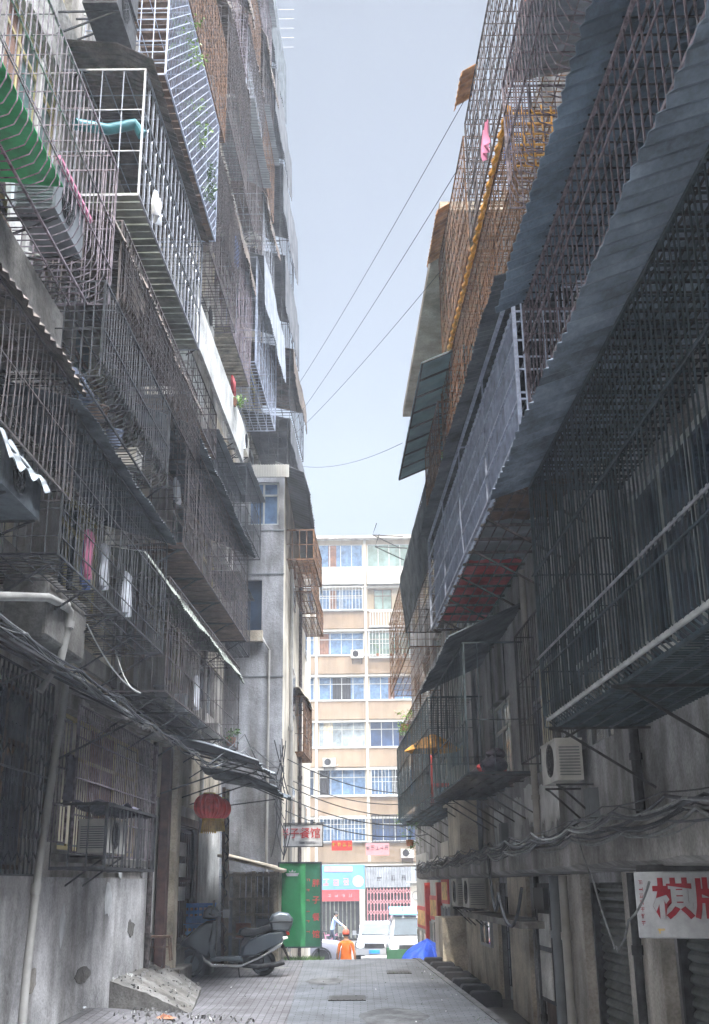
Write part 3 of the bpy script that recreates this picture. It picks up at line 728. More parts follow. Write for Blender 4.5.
cage('L', 16.6, 17.6, 13.0, 13.9, .8, 'tiny pale bird-cage-like grille above the brown mesh covers', 'steel', .12, .006, floor='slats', roof=('flat', .08), roof_m='sheet_grey')
cage('L', 22.6, 26.6, 11.2, 13.9, .9, 'silver-white cage with a bright steel awning, near the sky edge', 'white_steel', .2, .008, rails=(.3, .6), floor='slats', roof=([(.01, 14.25), (1.1, 13.9), (1.14, 12.6)], 0), roof_m='sheet_white')
cage('L', 17.8, 20.6, 14.3, 16.7, .9, 'high cage with a brown rounded mesh curtain and white sill board', 'iron_brown', .14, .006, pat='grid', floor='slats', roof=('drape', .05), roof_m='sheet_brown')
cage('L', 20.9, 24.2, 14.6, 16.9, .8, 'high brown cage with a flat grey roof, beside the one with the white sill board', 'iron_brown', .14, .006, floor='slats', roof=('flat', .2), roof_m='sheet_grey')
cage('L', 12.6, 17.2, 13.0, 15.0, 1.0, 'brick-red cage with woven wire front above the diamond lattice', 'iron_rust', .14, .007, pat='grid', floor='planks', floor_m='wood_brown')
# stepped cages on the sky edge
for i, (s0, s1, z0, z1, of, m, lab) in enumerate((
        (26.8, 30.9, 10.0, 11.6, 1.2, 'sheet_edge', 'lowest of the grey-sheeted cages on the sky edge, above the tower roof'),
        (26.8, 30.9, 12.0, 13.6, 1.25, 'sheet_brown', 'brown-sheeted cage on the sky edge, beneath the widest grey one'),
        (27.0, 30.9, 14.1, 16.6, 1.0, 'sheet_edge', 'widest grey-sheeted cage on the sky edge, where the wires end'),
        (27.0, 30.9, 17.1, 19.6, .92, 'sheet_edge', 'grey-sheeted cage on the sky edge, fourth from its bottom'),
        (26.6, 30.9, 20.2, 22.6, .72, 'sheet_edge', 'grey-sheeted cage on the sky edge with a white bundle on it'),
        (25.2, 30.9, 23.2, 26.4, .5, 'sheet_dark', 'topmost dark grey-sheeted cage on the sky edge'))):
    cage('L', s0, s1, z0, z1, of, lab, 'iron_dark', .2, .007, rails=(.5,), floor='slats', group='grey-sheeted cages on the sky edge',
         roof=([(.01, z1+.3), (of+.1, z1), (of+.12, z0+.9)], 0), roof_m=m)
rr = random.Random(11)
cols = [(13.0, 16.8), (17.6, 20.6), (20.9, 23.7), (24.0, 26.4)]
adj = ['rust-stained', 'dusty grey', 'dark brown', 'pale silver', 'mauve', 'blackened']
n_ = 0
for ri, (z0, z1) in enumerate(((14.8, 16.6), (17.3, 19.2), (19.8, 21.6), (22.2, 24.0), (24.5, 26.3))):
    for ci, (s0, s1) in enumerate(cols):
        if ri == 0 and ci in (0, 1, 2): continue
        if ci == 0 and ri > 1: continue
        st = (ri*2+ci) % 4; n_ += 1
        m = ['iron_rust', 'iron_brown', 'iron_mauve', 'steel'][(ri+ci) % 4]
        lab = f"{['rust-red', 'brown', 'mauve', 'silver'][(ri+ci)%4]} cage {['with a brown curtain sheet', 'under a flat grey roof', 'of open wire mesh', 'under a brown rounded roof'][st]}, {['second', 'third', 'fourth', 'fifth', 'sixth'][ri]} row below the top-left roofline" 
        lab = f"{['rust-red', 'brown', 'mauve', 'silver'][(ri+ci)%4]} high cage {['with brown curtain', 'under flat roof', 'of open mesh', 'under rounded roof'][st]}, {['nearest', 'second', 'third', 'farthest'][ci]} in row {['one','two','three','four','five'][ri]} above the diamond lattice"
        cage('L', s0, s1, z0, z1, .85-.04*ri+rr.uniform(-.06, .06), lab, m, .15, .006, pat='grid' if st == 2 else 'v', floor='slats',
             roof=[('drape', .05), ('flat', .15), None, ('barrel', .1)][st], roof_m=['sheet_brown', 'sheet_grey', 'sheet_brown', 'sheet_brown'][st], group='high small cages on the left block')
cage('L', 22.3, 24.8, 7.2, 8.6, .8, 'small cage with a black fan housing between the white fascia and the tower', 'iron_dark', .14, .006, floor='slats', roof=('flat', .1), roof_m='sheet_grey')
cage('L', 22.3, 24.7, 4.9, 6.2, .6, 'small dark cage tucked against the grey tower front', 'iron_dark', .14, .006, floor='slats', roof=('flat', .1), roof_m='sheet_dark')
# ground floor grilles, left
def grille(side, s0, s1, z0, z1, off, label, m, pat, parts=()):
    T = SIDE[side]; root = thing('window_grille' if pat != 'scissor' else 'lattice_gate', T(s0, off, z0), label, 'grille' if pat != 'scissor' else 'gate')
    g = MB(T); n = int((s1-s0)/.1)
    if pat == 'v':
        for i in range(n+1): s = s0+(s1-s0)*i/n; g.bar((s, off, z0), (s+random.uniform(-.006, .006), off, z1), .008)
    if pat == 'scissor':
        n = int((s1-s0)/.13)
        for i in range(n+1):
            s = s0+(s1-s0)*i/n; g.bar((s, off, z0), (s, off, z1), .011)
            if i < n:
                for z in (z0+.12, z0+.62, z0+1.12, z0+1.6):
                    for d in (0, .2):
                        g.bar((s, off+.012, z+.1*(i % 2)+d*.0), (s+(s1-s0)/n, off+.012, z+.1*((i+1) % 2)+d*.0), .007)
                        g.tube([(s+.065+.03*math.cos(a), off+.014, z+.28+.045*math.sin(a)) for a in [k*math.pi/4 for k in range(8)]], .006, 3, closed=True)
    g.build('bars', m, root)
    f = MB(T)
    for z in [z0, z1]+[z0+(z1-z0)*q for q in parts]: f.bar((s0, off+.01, z), (s1, off+.01, z), .013)
    for s in (s0, s1): f.bar((s, off+.01, z0), (s, off+.01, z1), .015)
    f.build('frame', m, root); return root
grille('L', 13.25, 17.6, .40, 2.08, .16, 'wide window grille of thin upright bars over yellow frames, left ground floor', 'iron_mauve', 'v', (.25, .5, .78))
grille('L', 12.5, 13.2, .5, 1.85, .1, 'narrow window grille beside the drainpipe, with a dark garment hung on it', 'iron_mauve', 'v', (.3, .6))
grille('L', 8.0, 12.35, .14, 2.15, .12, 'black folding lattice gate at the lower left edge', 'iron_dark', 'scissor', (.5,))
# cage box with an air conditioner in front of the wide window
cage('L', 13.05, 15.6, .22, .92, .62, 'low black basket holding an old air conditioner under the wide window', 'iron_dark', .19, .011, rails=(), floor='slats', top=False, group='small wall baskets')
ac_unit('L', 13.5, .18, .36, 'old pale air conditioner sitting in the low black basket', .95, .40, .34, group='air conditioner outdoor units')
b = MB(FL); b.grid(lambda u, v: (13.15+2.1*u, .12+.5*v, .94+.03*math.sin(u*19)+.025*math.sin(v*11+u*7)), 24, 6); b.grid(lambda u, v: (13.15+2.1*u, .12+.5*v, .905+.03*math.sin(u*19)+.02*math.sin(v*11+u*7)), 24, 6)
tag(b.build('cover_cloth', 'dark_cloth', smooth=True), 'black rag with a floral end spread over the low basket', 'cloth')
ac_unit('L', 8.35, .42, 3.05, 'air conditioner wrapped in torn plastic film, hanging left under the arched roof', .95, .38, .42, m='sheet_dark')
b = MB(FL)
def wrap(u, v):
    o = .34+.58*v; return (8.25+1.2*u, o, 3.53+.03*math.sin(u*23)+.03*math.sin(v*17+u*5)-(.22*max(0, v-.8)/.2))
b.grid(wrap, 90, 12); b.grid(lambda u, v: tuple(a+c for a, c in zip(wrap(u, v), (0, 0, -.012))), 90, 12)
mat('plastic_film', (.45, .48, .50), rough=.2, var=.3, spec=.7)
tag(b.build('plastic_film', 'plastic_film', smooth=True), 'crumpled clear plastic film over the left air conditioner', 'plastic sheet')
ac_unit('L', 9.0, .45, 6.05, 'grimy air conditioner with dark fins inside the hooked cage', .9, .5, .4, m='sheet_grey', group='air conditioner outdoor units')
b = MB(FL); b.tube([(8.95, .86, 6.62), (10.0, .88, 6.6)], .03, 6); tag(b.build('pink_pole', 'pink_cloth'), 'pink-wrapped pole lying on the edge of the hooked cage', 'pole')
for i, (z, lab) in enumerate(((9.62+.5, 'lower of two stacked dark-louvred air conditioners near the top left'), (10.7, 'upper of two stacked dark-louvred air conditioners near the top left'))):
    ac_unit('L', 10.75, .35, z, lab, .95, .45, .42, m='iron_dark', group='air conditioner outdoor units')
ac_unit('L', 16.9, .25, 9.95, 'air conditioner with a black round fan at the end of the lattice', .8, .5, .32)
ac_unit('L', 20.3, .3, 6.75+.35, 'pale air conditioner high beside the end of the white fascia', .8, .5, .3) if False else None
ac_unit('L', 22.9, .25, 9.5, 'air conditioner between the white fascia and the grey tower', .8, .52, .3)
ac_unit('L', 18.5, .25, 9.35+.65, 'white air conditioner on top of the white fascia board', .8, .5, .3)
# green sheet and brown slab, inside hooked cage
b = sheet(FL, [(.3, 6.14), (1.05, 6.05)], 5.7, 8.6, .4, .002, .01); tag(b.build('plastic_sheet', 'sheet_green'), 'bright green plastic sheet lying in the hooked cage at the left edge', 'plastic sheet')
b = MB(FL); b.box(7.6, 8.9, .05, .5, 5.76, 5.80); tag(b.build('board', 'wood_brown'), 'brown board under the green plastic sheet', 'board')
b = MB(FL); b.box(8.3, 10.2, .05, .62, 4.98, 5.6); o = b.build('concrete_planter', 'concrete_old'); tag(o, 'blank concrete balcony box below the hooked cage', 'balcony box')
md = o.modifiers.new('b', 'BEVEL'); md.width = .02
b = MB(FL); b.box(10.7, 12.1, .05, .52, 2.35, 3.0); b2 = random.Random(4)
o = b.build('concrete_block', 'concrete_old'); md = o.modifiers.new('b', 'BEVEL'); md.width = .04; md.segments = 2; tag(o, 'crumbling concrete balcony stub behind the elbow pipe', 'concrete stub')
b = MB(FL); b.box(15.35, 20.6, .92, .98, 8.0, 8.78); tag(b.build('fascia_board', 'wall_white'), 'long plain white fascia board running up the left block', 'fascia board')
# white elbow pipe + drain pipe
b = MB(FL); b.tube([(9.0, .55, 2.33), (10.6, .55, 2.72), (11.2, .55, 2.78), (11.34, .55, 2.76), (11.36, .54, 2.6), (11.3, .5, 2.2), (11.2, .35, 1.9)], .042, 12)
b.tube([(11.1, .55, 2.775), (11.2, .55, 2.785)], .055, 12); b.tube([(11.36, .55, 2.66), (11.355, .545, 2.58)], .055, 12)
tag(b.build('elbow_pipe', 'pvc', smooth=True), 'fat white plastic pipe with an elbow sticking out over the lower left awning', 'pipe')
b = MB(FL); b.tube([(12.55, .2, 2.25), (12.3, .2, 1.2), (12.0, .22, .2), (11.75, .26, -.7), (11.5, .32, -1.75)], .042, 12)
for k_ in ((12.42, .2, 1.7, 12.38, .2, 1.6), (11.95, .225, .05, 11.93, .227, -.05)): b.tube([k_[:3], k_[3:]], .053, 12)
tag(b.build('drain_pipe', 'pvc', smooth=True), 'white drainpipe slanting down the ground floor wall at the far left', 'pipe')
# awning over the ground floor windows (left) with struts
aw = thing('awning', FL(6, 0, 1.9), 'long sagging grey awning under tangled cables, lower left', 'awning')
sheet(FL, [(.02, 2.36), (.98, 1.86)], 5.6, 13.4, .3, .006, .01, wob=.02, seed=5).build('sheet', 'sheet_grey', aw)
b = MB(FL); b.tube([(s, .98+.01*math.sin(s*3), 1.85+.015*math.sin(s*2)) for s in [5.6+.3*i for i in range(27)]], .02, 5); b.build('edge_rail', 'iron_dark', aw)
for i in range(6):
    s = 7.0+i*1.22; b = MB(FL); b.tube([(s, .0, 2.3), (s, .98, 1.82)], .018, 4); b.build('rafter', 'iron_dark', aw)
for s in (9.5, 12.9): b = MB(FL); b.tube([(s-.3, .0, 1.3), (s, .9, 1.83)], .016, 4); b.build('strut', 'iron_dark', aw)
aw = thing('awning', FL(14, 0, 2.2), 'rough narrow eave above the wide barred window, left ground floor', 'awning')
sheet(FL, [(.02, 2.26), (.42, 2.14)], 13.3, 17.7, .25, .012, .03, wob=.02, seed=6).build('sheet', 'ledge', aw)
# canopy over the entrance
cn = thing('canopy', FL(18.8, 0, 2), 'ragged sheet canopy on thin struts above the red lantern', 'canopy')
sheet(FL, [(.02, 2.42), (.9, 2.2), (1.62, 1.95)], 18.5, 21.3, .2, .014, .012, wob=.03, seed=8).build('sheet', 'sheet_grey', cn)
sheet(FL, [(.3, 2.06), (1.1, 1.92), (1.7, 1.68)], 20.6, 23.6, .2, .014, .012, wob=.03, seed=9).build('sheet', 'sheet_dark', cn)
for s, m_ in ((18.6, 1.6), (19.9, 1.6), (21.2, 1.6), (22.4, 1.65)):
    b = MB(FL); b.tube([(s, .02, 2.3), (s, m_, 1.9 if s < 22 else 1.6)], .018, 4); b.tube([(s, .02, 1.45), (s, m_*.9, 1.92 if s < 22 else 1.62)], .016, 4); b.build('strut', 'iron_dark', cn)
b = MB(FL); b.tube([(18.5, 1.58, 1.9), (21.3, 1.6, 1.9)], .016, 4); b.build('edge_rail', 'iron_dark', cn)
# entrance door
dr = thing('door', FL(19.9, 0, -.95), 'narrow dark red wooden door with three pale panels behind the lantern', 'door')
b = MB(FL); b.box(19.93, 21.97, -.14, -.1, -.93, 1.03); b.build('leaf', 'wood_red', dr)
b = MB(FL)
for i in range(9): s = 20.1+i*.22; b.box(s, s+.05, -.1, -.05, -.9, 1.0)
for z in (-.9, -.2, .1, .95): b.box(19.95, 21.95, -.1, -.04, z, z+.06)
b.build('slats', 'wood_red', dr)
for z in (-.1, .3, .66):
    b = MB(FL); b.box(20.5, 21.4, -.05, -.03, z-.12, z+.12); b.build('pale_panel', 'wall_white', dr)
b = MB(FL); b.box(19.78, 19.9, -.1, .06, -1.2, 1.2); b.box(22.0, 22.12, -.1, .06, -1.2, 1.2); b.box(19.78, 22.12, -.1, .06, 1.06, 1.2); b.build('door_frame', 'wood_brown', dr)
for s, m_, w_, lab in ((18.7, 'wood_red', .11, 'dark red timber post at the wall corner left of the door'), (19.15, 'wall_beige', .16, 'cream painted post left of the door'),
                    (22.9, 'wood_brown', .035, 'black cable-wrapped pole beside the white wall patch'), (23.35, 'wood_grey', .045, 'bare bamboo pole leaning behind the scooter')):
    b = MB(FL)
    if w_ > .1: b.box(s-w_, s+w_, .04, .04+w_*1.3, -1.65, 2.2)
    else: b.tube([(s, .45, -1.5), (s+.03, .42, 0), (s-.05, .4, 1.9)], w_, 8)
    tag(b.build('post', m_), lab, 'post')
b = MB(FL)
b.tube([(22.9+.06*math.cos(k_*1.3), .45+.06*math.sin(k_*1.3), -1.2+k_*.07) for k_ in range(42)], .014, 4)
tag(b.build('cable_coil', 'cable_black', smooth=True), 'black cable wound round the pole beside the door', 'cable')
# lantern(s)
def lantern(x, y, z, sc_, label):
    root = thing('paper_lantern', (x, y, z-.25*sc_), label, 'lantern', 'red lanterns under the canopy')
    n = 24; b = MB(); prof = []
    for k_ in range(13):
        a = -math.pi/2+math.pi*k_/12; prof.append((max(.07, .30*math.cos(a)**.8 if k_ not in (0, 12) else .07), .25*math.sin(a)))
    ids = []
    for r_, h in prof:
        ids.append([b.p((x+r_*sc_*(1-.09*abs(math.cos(math.pi*j*20/120)))*math.cos(2*math.pi*j/120), y+r_*sc_*(1-.09*abs(math.cos(math.pi*j*20/120)))*math.sin(2*math.pi*j/120), z+h*sc_)) for j in range(120)])
    for A, B in zip(ids, ids[1:]):
        for j in range(120): b.face(A[j], A[(j+1) % 120], B[(j+1) % 120], B[j])
    b.build('shade', 'lantern_red', root)
    b = MB(); b.lathe([(.11, 0), (.11, .04), (.03, .05)], (x, y, z+.21*sc_), 16); b.build('cap', 'gold', root); b = MB(); b.lathe([(.12, -.05), (.12, 0)], (x, y, z-.22*sc_), 16); b.build('base_ring', 'gold', root)
    b = MB()
    for j in range(22):
        a = 2*math.pi*j/22; b.tube([(x+.1*math.cos(a), y+.1*math.sin(a), z-.24*sc_), (x+.13*math.cos(a), y+.13*math.sin(a), z-.5*sc_)], .012, 4)
    b.lathe([(.09, 0), (.09, -.2)], (x, y, z-.25*sc_), 12); b.build('tassel', 'gold', root)
    b = MB(); b.tube([(x, y, z+.24*sc_), (x, y, z+.75)], .005, 4); b.build('cord', 'cable_black', root)
lantern(-2.6, 20.0, 1.34, .9, 'round red ribbed lantern with gold tassel, front one under the canopy')
lantern(-2.60, 21.3, 1.38, .8, 'red lantern half hidden behind the front one')
# steps, ramp
b = MB(); b.box(-3.5, -3.1, 18.9, 22.3, -1.7, -.98); b.box(-3.099, -2.85, 19.0, 20.3, -1.7, -1.22); b.box(-3.099, -2.7, 21.55, 22.3, -1.7, -.985); o = b.build('door_step', 'concrete_old'); md = o.modifiers.new('b', 'BEVEL'); md.width = .02
tag(o, 'two rough concrete steps below the dark red door', 'steps')
b = MB(); A = [(-3.45, 15.6, -1.10), (-3.30, 18.5, -.95), (-2.3, 21.2, -1.46), (-1.75, 16.7, -1.63), (-2.3, 15.9, -1.5)]
n = 10; top = []; rr = random.Random(5)
TL, TR_, BL_, BR_ = Vector((-3.45, 15.9, -1.12)), Vector((-2.3, 16.4, -1.62)), Vector((-3.3, 19.0, -1.05)), Vector((-2.55, 19.3, -1.52))
ids = []
for i in range(17):
    row = []
    for j in range(17):
        u, v = i/16, j/16; p_ = (TL*(1-u)+TR_*u)*(1-v)+(BL_*(1-u)+BR_*u)*v
        row.append(b.p((p_.x, p_.y, p_.z+.012*rr.uniform(-1, 1)+.03*math.sin(u*math.pi))))
    ids.append(row)
for i in range(16):
    for j in range(16): b.face(ids[i][j], ids[i+1][j], ids[i+1][j+1], ids[i][j+1])
def skirt(seq):
    lo = [b.p((b.v[i][0], b.v[i][1], -1.9)) for i in seq]
    for k_ in range(len(seq)-1): b.face(seq[k_], seq[k_+1], lo[k_+1], lo[k_])
skirt([ids[i][0] for i in range(17)]); skirt([ids[16][j] for j in range(17)]); skirt([ids[i][16] for i in range(17)])
tag(b.build('concrete_ramp', 'concrete_old'), 'low worn concrete ramp against the left wall in front of the scooter', 'ramp')
b = MB(); rr = random.Random(9)
for i in range(260):
    u, v = rr.random()**1.4, rr.random(); p_ = (TL*(1-u)+TR_*u)*(1-v)+(BL_*(1-u)+BR_*u)*v; q = rr.uniform(.008, .032)
    if i > 130: p_ = Vector((rr.uniform(-3.0, -1.4), rr.uniform(14.5, 16.2), 0)); p_.z = G(p_.x, p_.y)
    b.m = 1 if rr.random() < .25 else 0
    c = [b.p((p_.x+rr.uniform(-q, q), p_.y+rr.uniform(-q, q), p_.z+.02+(q if k_ > 3 else -.02))) for k_ in range(8)]
    for f in ((0, 1, 2, 3), (4, 5, 6, 7), (0, 1, 5, 4), (1, 2, 6, 5), (2, 3, 7, 6), (3, 0, 4, 7)): b.face(*[c[t_] for t_ in f])
tag(b.build('rubble', ['rubble', 'wall_white']), 'grey crumbs and chips scattered over the concrete ramp', 'rubble', kind='stuff')
# shed
sh = thing('wooden_shed', (-2.1, 24, -1.5), 'small open timber shed with a sloping roof, between the lantern and the green board', 'shed')
for x in (-2.62, -2.1, -1.66):
    for y in (23.3, 24.7): b = MB(); b.box(x-.035, x+.035, y-.035, y+.035, -1.5, .3); b.build('post', 'wood_grey', sh)
b = MB()
for z in (-.9, -.25, .2): b.box(-2.62, -1.66, 23.26, 23.29, z, z+.05)
b.build('rails', 'wood_grey', sh)
b = MB()
for i in range(8): b.box(-2.62+.12*i+.01, -2.62+.12*(i+1)-.01, 24.66, 24.69, -1.5, .3)
for i in range(10): b.box(-1.62, -1.6, 23.3+.14*i, 23.3+.14*i+.12, -1.5, .28)
b.build('boards', 'wood_grey', sh)
b = MB(); i_ = [b.p(q) for q in ((-2.8, 23.0, .62), (-1.5, 23.0, .3), (-1.5, 24.8, .36), (-2.8, 24.8, .68), (-2.8, 23.0, .57), (-1.5, 23.0, .25), (-1.5, 24.8, .31), (-2.8, 24.8, .63))]
for f in ((0, 1, 2, 3), (4, 5, 6, 7), (0, 1, 5, 4), (1, 2, 6, 5), (2, 3, 7, 6), (3, 0, 4, 7)): b.face(*[i_[t_] for t_ in f])
b.build('roof', 'wood_grey', sh)
for z, m_ in ((-1.0, 'dark_cloth'), (-.55, 'wood_brown')):
    b = MB(); b.box(-2.55, -1.72, 23.7, 24.6, z, z+.03); b.build('shelf', 'wood_grey', sh)
for x, y, z, w_, h_, m_, lab in ((-2.35, 24.1, -.97, .3, .25, 'terracotta', 'reddish box on the lower shed shelf'), (-1.95, 24.1, -.97, .24, .33, 'black_plastic', 'black box on the lower shed shelf')):
    b = MB(); b.box(x-w_/2, x+w_/2, y-.15, y+.15, z+.001, z+h_); b.box(x-w_/2-.01, x+w_/2+.01, y-.16, y+.16, z+h_, z+h_+.02); tag(b.build('box', m_), lab, 'box')
# blue crates
for i, (x, y, z, a) in enumerate(((-2.98, 21.85, -.975, 0), (-2.96, 21.87, -.62, 2))):
    root = thing('plastic_crate', (x, y, z), ['lower', 'upper'][i]+' blue plastic crate stacked on the step by the door', 'crate', 'blue crates stacked by the door')
    wx, wy, h = .27, .2, .33; b = MB()
    b.box(x-wx, x+wx, y-wy, y+wy, z, z+.02)
    for q in ((x-wx, x+wx, y-wy, y-wy+.02), (x-wx, x+wx, y+wy-.02, y+wy), (x-wx, x-wx+.02, y-wy, y+wy), (x+wx-.02, x+wx, y-wy, y+wy)):
        b.box(*q, z+.02, z+.12); b.box(*q, z+.16, z+.22); b.box(*q, z+.27, z+h)
    for k_ in range(7): xx = x-wx+.02+k_*(2*wx-.04)/6; b.box(xx-.015, xx+.015, y-wy+.001, y-wy+.018, z+.1, z+.3)
    b.build('body', 'blue_plastic', root)
    b = MB(); b.box(x-wx-.015, x+wx+.015, y-wy-.015, y+wy+.015, z+h, z+h+.015); b.build('rim', 'blue_plastic', root)
# stool
st = thing('wooden_stool', (-3.05, 18.3, -1.0), 'small broken wooden stool lying beside the concrete steps', 'stool')
b = MB(); b.box(-3.22, -2.88, 18.05, 18.3, -.72, -.69); b.build('seat', 'wood_brown', st)
for x, y in ((-3.19, 18.08), (-2.91, 18.08), (-3.19, 18.27), (-2.91, 18.27)):
    b = MB(); b.tube([(x, y, -.72), (x+(x+3.05)*.25, y, -1.05)], .016, 4); b.build('leg', 'wood_brown', st)
b = MB(); b.box(-3.2, -2.9, 18.075, 18.09, -.86, -.84); b.build('rung', 'wood_brown', st)
# litter
def rag(x, y, r_, m_, lab, cat='rag'):
    b = MB(); rr = random.Random(int(x*100)); z = G(x, y)
    b.grid(lambda u, v: (x+(u-.5)*2*r_+.02*math.sin(v*9), y+(v-.5)*1.3*r_, z+.012+.05*abs(math.sin(u*7+v*5))*math.sin(u*math.pi)*math.sin(v*math.pi)+.02*math.sin(u*17)*math.sin(v*math.pi)*math.sin(u*math.pi)), 14, 10)
    b.grid(lambda u, v: (x+(u-.5)*2*r_+.02*math.sin(v*9), y+(v-.5)*1.3*r_, z+.006), 14, 10)
    tag(b.build('crumpled_cloth', m_, smooth=True), lab, cat)
rag(-3.45, 14.75, .09, 'white_cloth', 'crumpled white cloth on the ground at the lower left'); rag(-2.45, 15.2, .11, 'terracotta', 'crumpled reddish plastic bag in front of the ramp', 'bag')
rag(-3.72, 14.5, .1, 'dark_cloth', 'dark rag on the ground at the lower left corner'); rag(.55, 15.1, .035, 'white_cloth', 'scrap of white paper near the right kerb', 'paper'); rag(-1.6, 14.9, .1, 'dark_cloth', 'dark rag lying on the paving at the bottom edge')

for i, (s, z, lab) in enumerate(((13.45, 4.95, 'air conditioner in the gap behind the cluttered cage, left block'), (15.3, 5.2+.6, 'air conditioner between the brown mesh skirt and the fascia board'), (22.4, 6.4, 'air conditioner just above the small cage by the grey tower'), (16.2, 9.05, 'air conditioner standing on the near end of the white fascia board'),
        (24.5, 9.9, 'air conditioner just above the roof line of the grey tower'), (23.6, 14.0-.3, 'air conditioner above the silver-white awning'), (20.65, 13.6, 'air conditioner between the two high brown cages'), (26.0, 16.9, 'air conditioner high beside the widest grey sheeted cage'))):
    ac_unit('L', s, .12, z, lab, .75, .48, .3, group='air conditioner outdoor units')
# ------------------------------------------------------------------ right block cages
G_ = 'window cages on the right block'
r1 = cage('R', 3.2, 10.1, 1.33, 3.62, .9, 'huge dark green cage with a thick rounded lower rim, biggest on the right', 'iron_green', .095, .009, pat='hook', hook=.1, rails=(.22, .62), floor='slats', roof=([(.01, 4.02), (1.28, 3.56)], 0), roof_m='sheet_slate', brackets=4)
b = MB(FR)
for i in range(56): s = 3.2+6.9*i/55; b.bar((s, .02, 3.60), (s, .9, 3.60), .008)
for i in range(8): b.bar((3.2, .05+.115*i, 3.61), (10.1, .05+.115*i, 3.61), .008)
b.build('ceiling_mesh', 'iron_dark', r1)
b = MB(FR); b.tube([(3.2, .87, 1.40), (10.1, .87, 1.40)], .02, 8); b.build('rim_pipe', 'alu', r1, smooth=True)
for z, o, m_ in ((1.93, .93, 'steel'), (2.72, .93, 'iron_green')):
    b = MB(FR); b.tube([(3.2, o, z), (10.1, o, z+.02)], .011, 5); b.build('long_rail', m_, r1)
b = MB(FR); b.tube([(8.6, .94, 2.0), (8.62, .95, 2.3), (8.3, .95, 2.36)], .01, 5); b.build('bent_rod', 'iron_dark', r1)
r3 = cage('R', 3.2, 9.35, 4.12, 5.15, 1.0, 'dark cage with pinkish bar tips under a slate-blue roof sheet, upper right', 'iron_mauve', .14, .009, rails=(.75,), floor=None, top=False, roof=([(.01, 5.72), (1.26, 5.18)], 0), roof_m='sheet_blue')
b = MB(FR)
for i in range(40): s = 3.2+6.15*i/39; b.bar((s, .02, 5.24), (s, 1.0, 5.24), .008)
for i in range(8): b.bar((3.2, .05+.13*i, 5.25), (9.35, .05+.13*i, 5.25), .008)
b.build('ceiling_mesh', 'iron_dark', r3)
b = MB(FR); b.tube([(3.2, 1.04, 4.62), (9.3, 1.04, 4.66)], .009, 5); b.build('long_rail', 'iron_mauve', r3)
# blue sheeted cage
r4 = cage('R', 10.25, 19.4, 4.3, 5.95, .92, 'long cage faced with bluish metal sheet and thin white bars, red cloth on its floor', 'white_steel', 2.28, .013, pat='v', rails=(.2, .4, .6, .8), floor=None, roof=([(.01, 6.3), (1.1, 6.02)], 0), roof_m='sheet_dark', ends=(1, 1), brackets=0)
sheet(FR, [(.84, 4.32), (.84, 5.9)], 10.5, 19.3, .16, .010, .004, seed=3).build('front_sheet', 'blue_steel', r4)
b = MB(FR)
for i in range(16): s = 10.3+9.05*i/15; b.box(s-.02, s+.02, .02, .9, 4.27, 4.30)
for i in range(6): b.bar((10.3, .1+.15*i, 4.26), (19.35, .1+.15*i, 4.26), .009)
b.build('floor_joists', 'iron_brown', r4)
b = MB(FR)
for i in range(5): b.bar((10.247, .0, 4.3+i*.4), (10.247, .92, 4.3+i*.4), .012)
for i in range(4): b.bar((10.244, .18+i*.22, 4.3), (10.244, .18+i*.22, 5.9), .010)
b.build('end_rails', 'white_steel', r4)
for i in range(6):
    s = 11.6+i*1.35; b = MB(FR); b.tube([(s, 0, 3.75), (s, .88, 4.25)], .018, 4); b.build('bracket', 'iron_brown', r4)
for i, (s0, s1, m_, lab) in enumerate(((10.6, 13.2, 'wood_brown', 'brown boards on the near floor of the blue-sheeted cage'), (15.1, 18.9, 'red_cloth', 'faded red cloth spread on the far floor of the blue-sheeted cage'), (13.3, 15.0, 'sheet_grey', 'grey sheet in the middle of the floor of the blue-sheeted cage'))):
    b = MB(FR); fn = lambda u, v, dz=0: (s0+(s1-s0)*u, .06+.78*v, 4.33+dz+.015*math.sin(u*21+v*3)+.015*math.sin(v*13)); b.grid(lambda u, v: fn(u, v), 30, 8); b.grid(lambda u, v: fn(u, v, .012), 30, 8)
    tag(b.build('floor_cover', m_, smooth=True), lab, 'cloth' if 'cloth' in lab else 'board')
# rusty cages high on the right
cage('R', 3.6, 9.4, 6.3, 7.75, 1.05, 'high cage of curved mauve bars above the slate-blue roof', 'iron_mauve', .12, .008, pat='hook', hook=.25, rails=(.45, .75), floor='slats', roof=([(.01, 8.05), (1.0, 7.85)], 0), roof_m='sheet_white')
ra = cage('R', 9.75, 16.8, 6.35, 7.72, .9, 'long rusty wire cage edged by an orange wrapped beam', 'iron_rust', .12, .007, pat='grid', rails=(.5,), floor='slats', floor_m='iron_rust')
b = MB(FR)
b.tube([(9.75+.04*i, .93+.012*math.cos(i*1.1), 7.76+.012*math.sin(i*1.1)) for i in range(177)], .038, 6); b.build('wrapped_beam', 'orange_lattice', ra)
b = MB(FR)
for i in range(9): b.bar((9.7, .1*i, 7.0), (9.7, .1*i, 7.75), .012)
for i in range(6): b.bar((9.7, 0, 7.0+.13*i), (9.7, .9, 7.0+.13*i), .012)
b.build('end_lattice', 'orange_lattice', ra)
cage('R', 8.2, 12.9, 8.15, 10.0, .9, 'topmost rusty wire cage with laundry, right, against the sky', 'iron_brown', .1, .007, pat='grid', floor='slats', floor_m='iron_rust')
cage('R', 13.1, 16.4, 8.1, 9.95, .9, 'second topmost wire cage, rusty brown, left of the one with laundry', 'iron_rust', .12, .007, pat='grid', floor='slats')
cage('R', 3.4, 8.0, 8.3, 9.9, .85, 'highest cage at the top right corner edge, brown bars over the mauve ones', 'iron_brown', .13, .007, floor='slats')
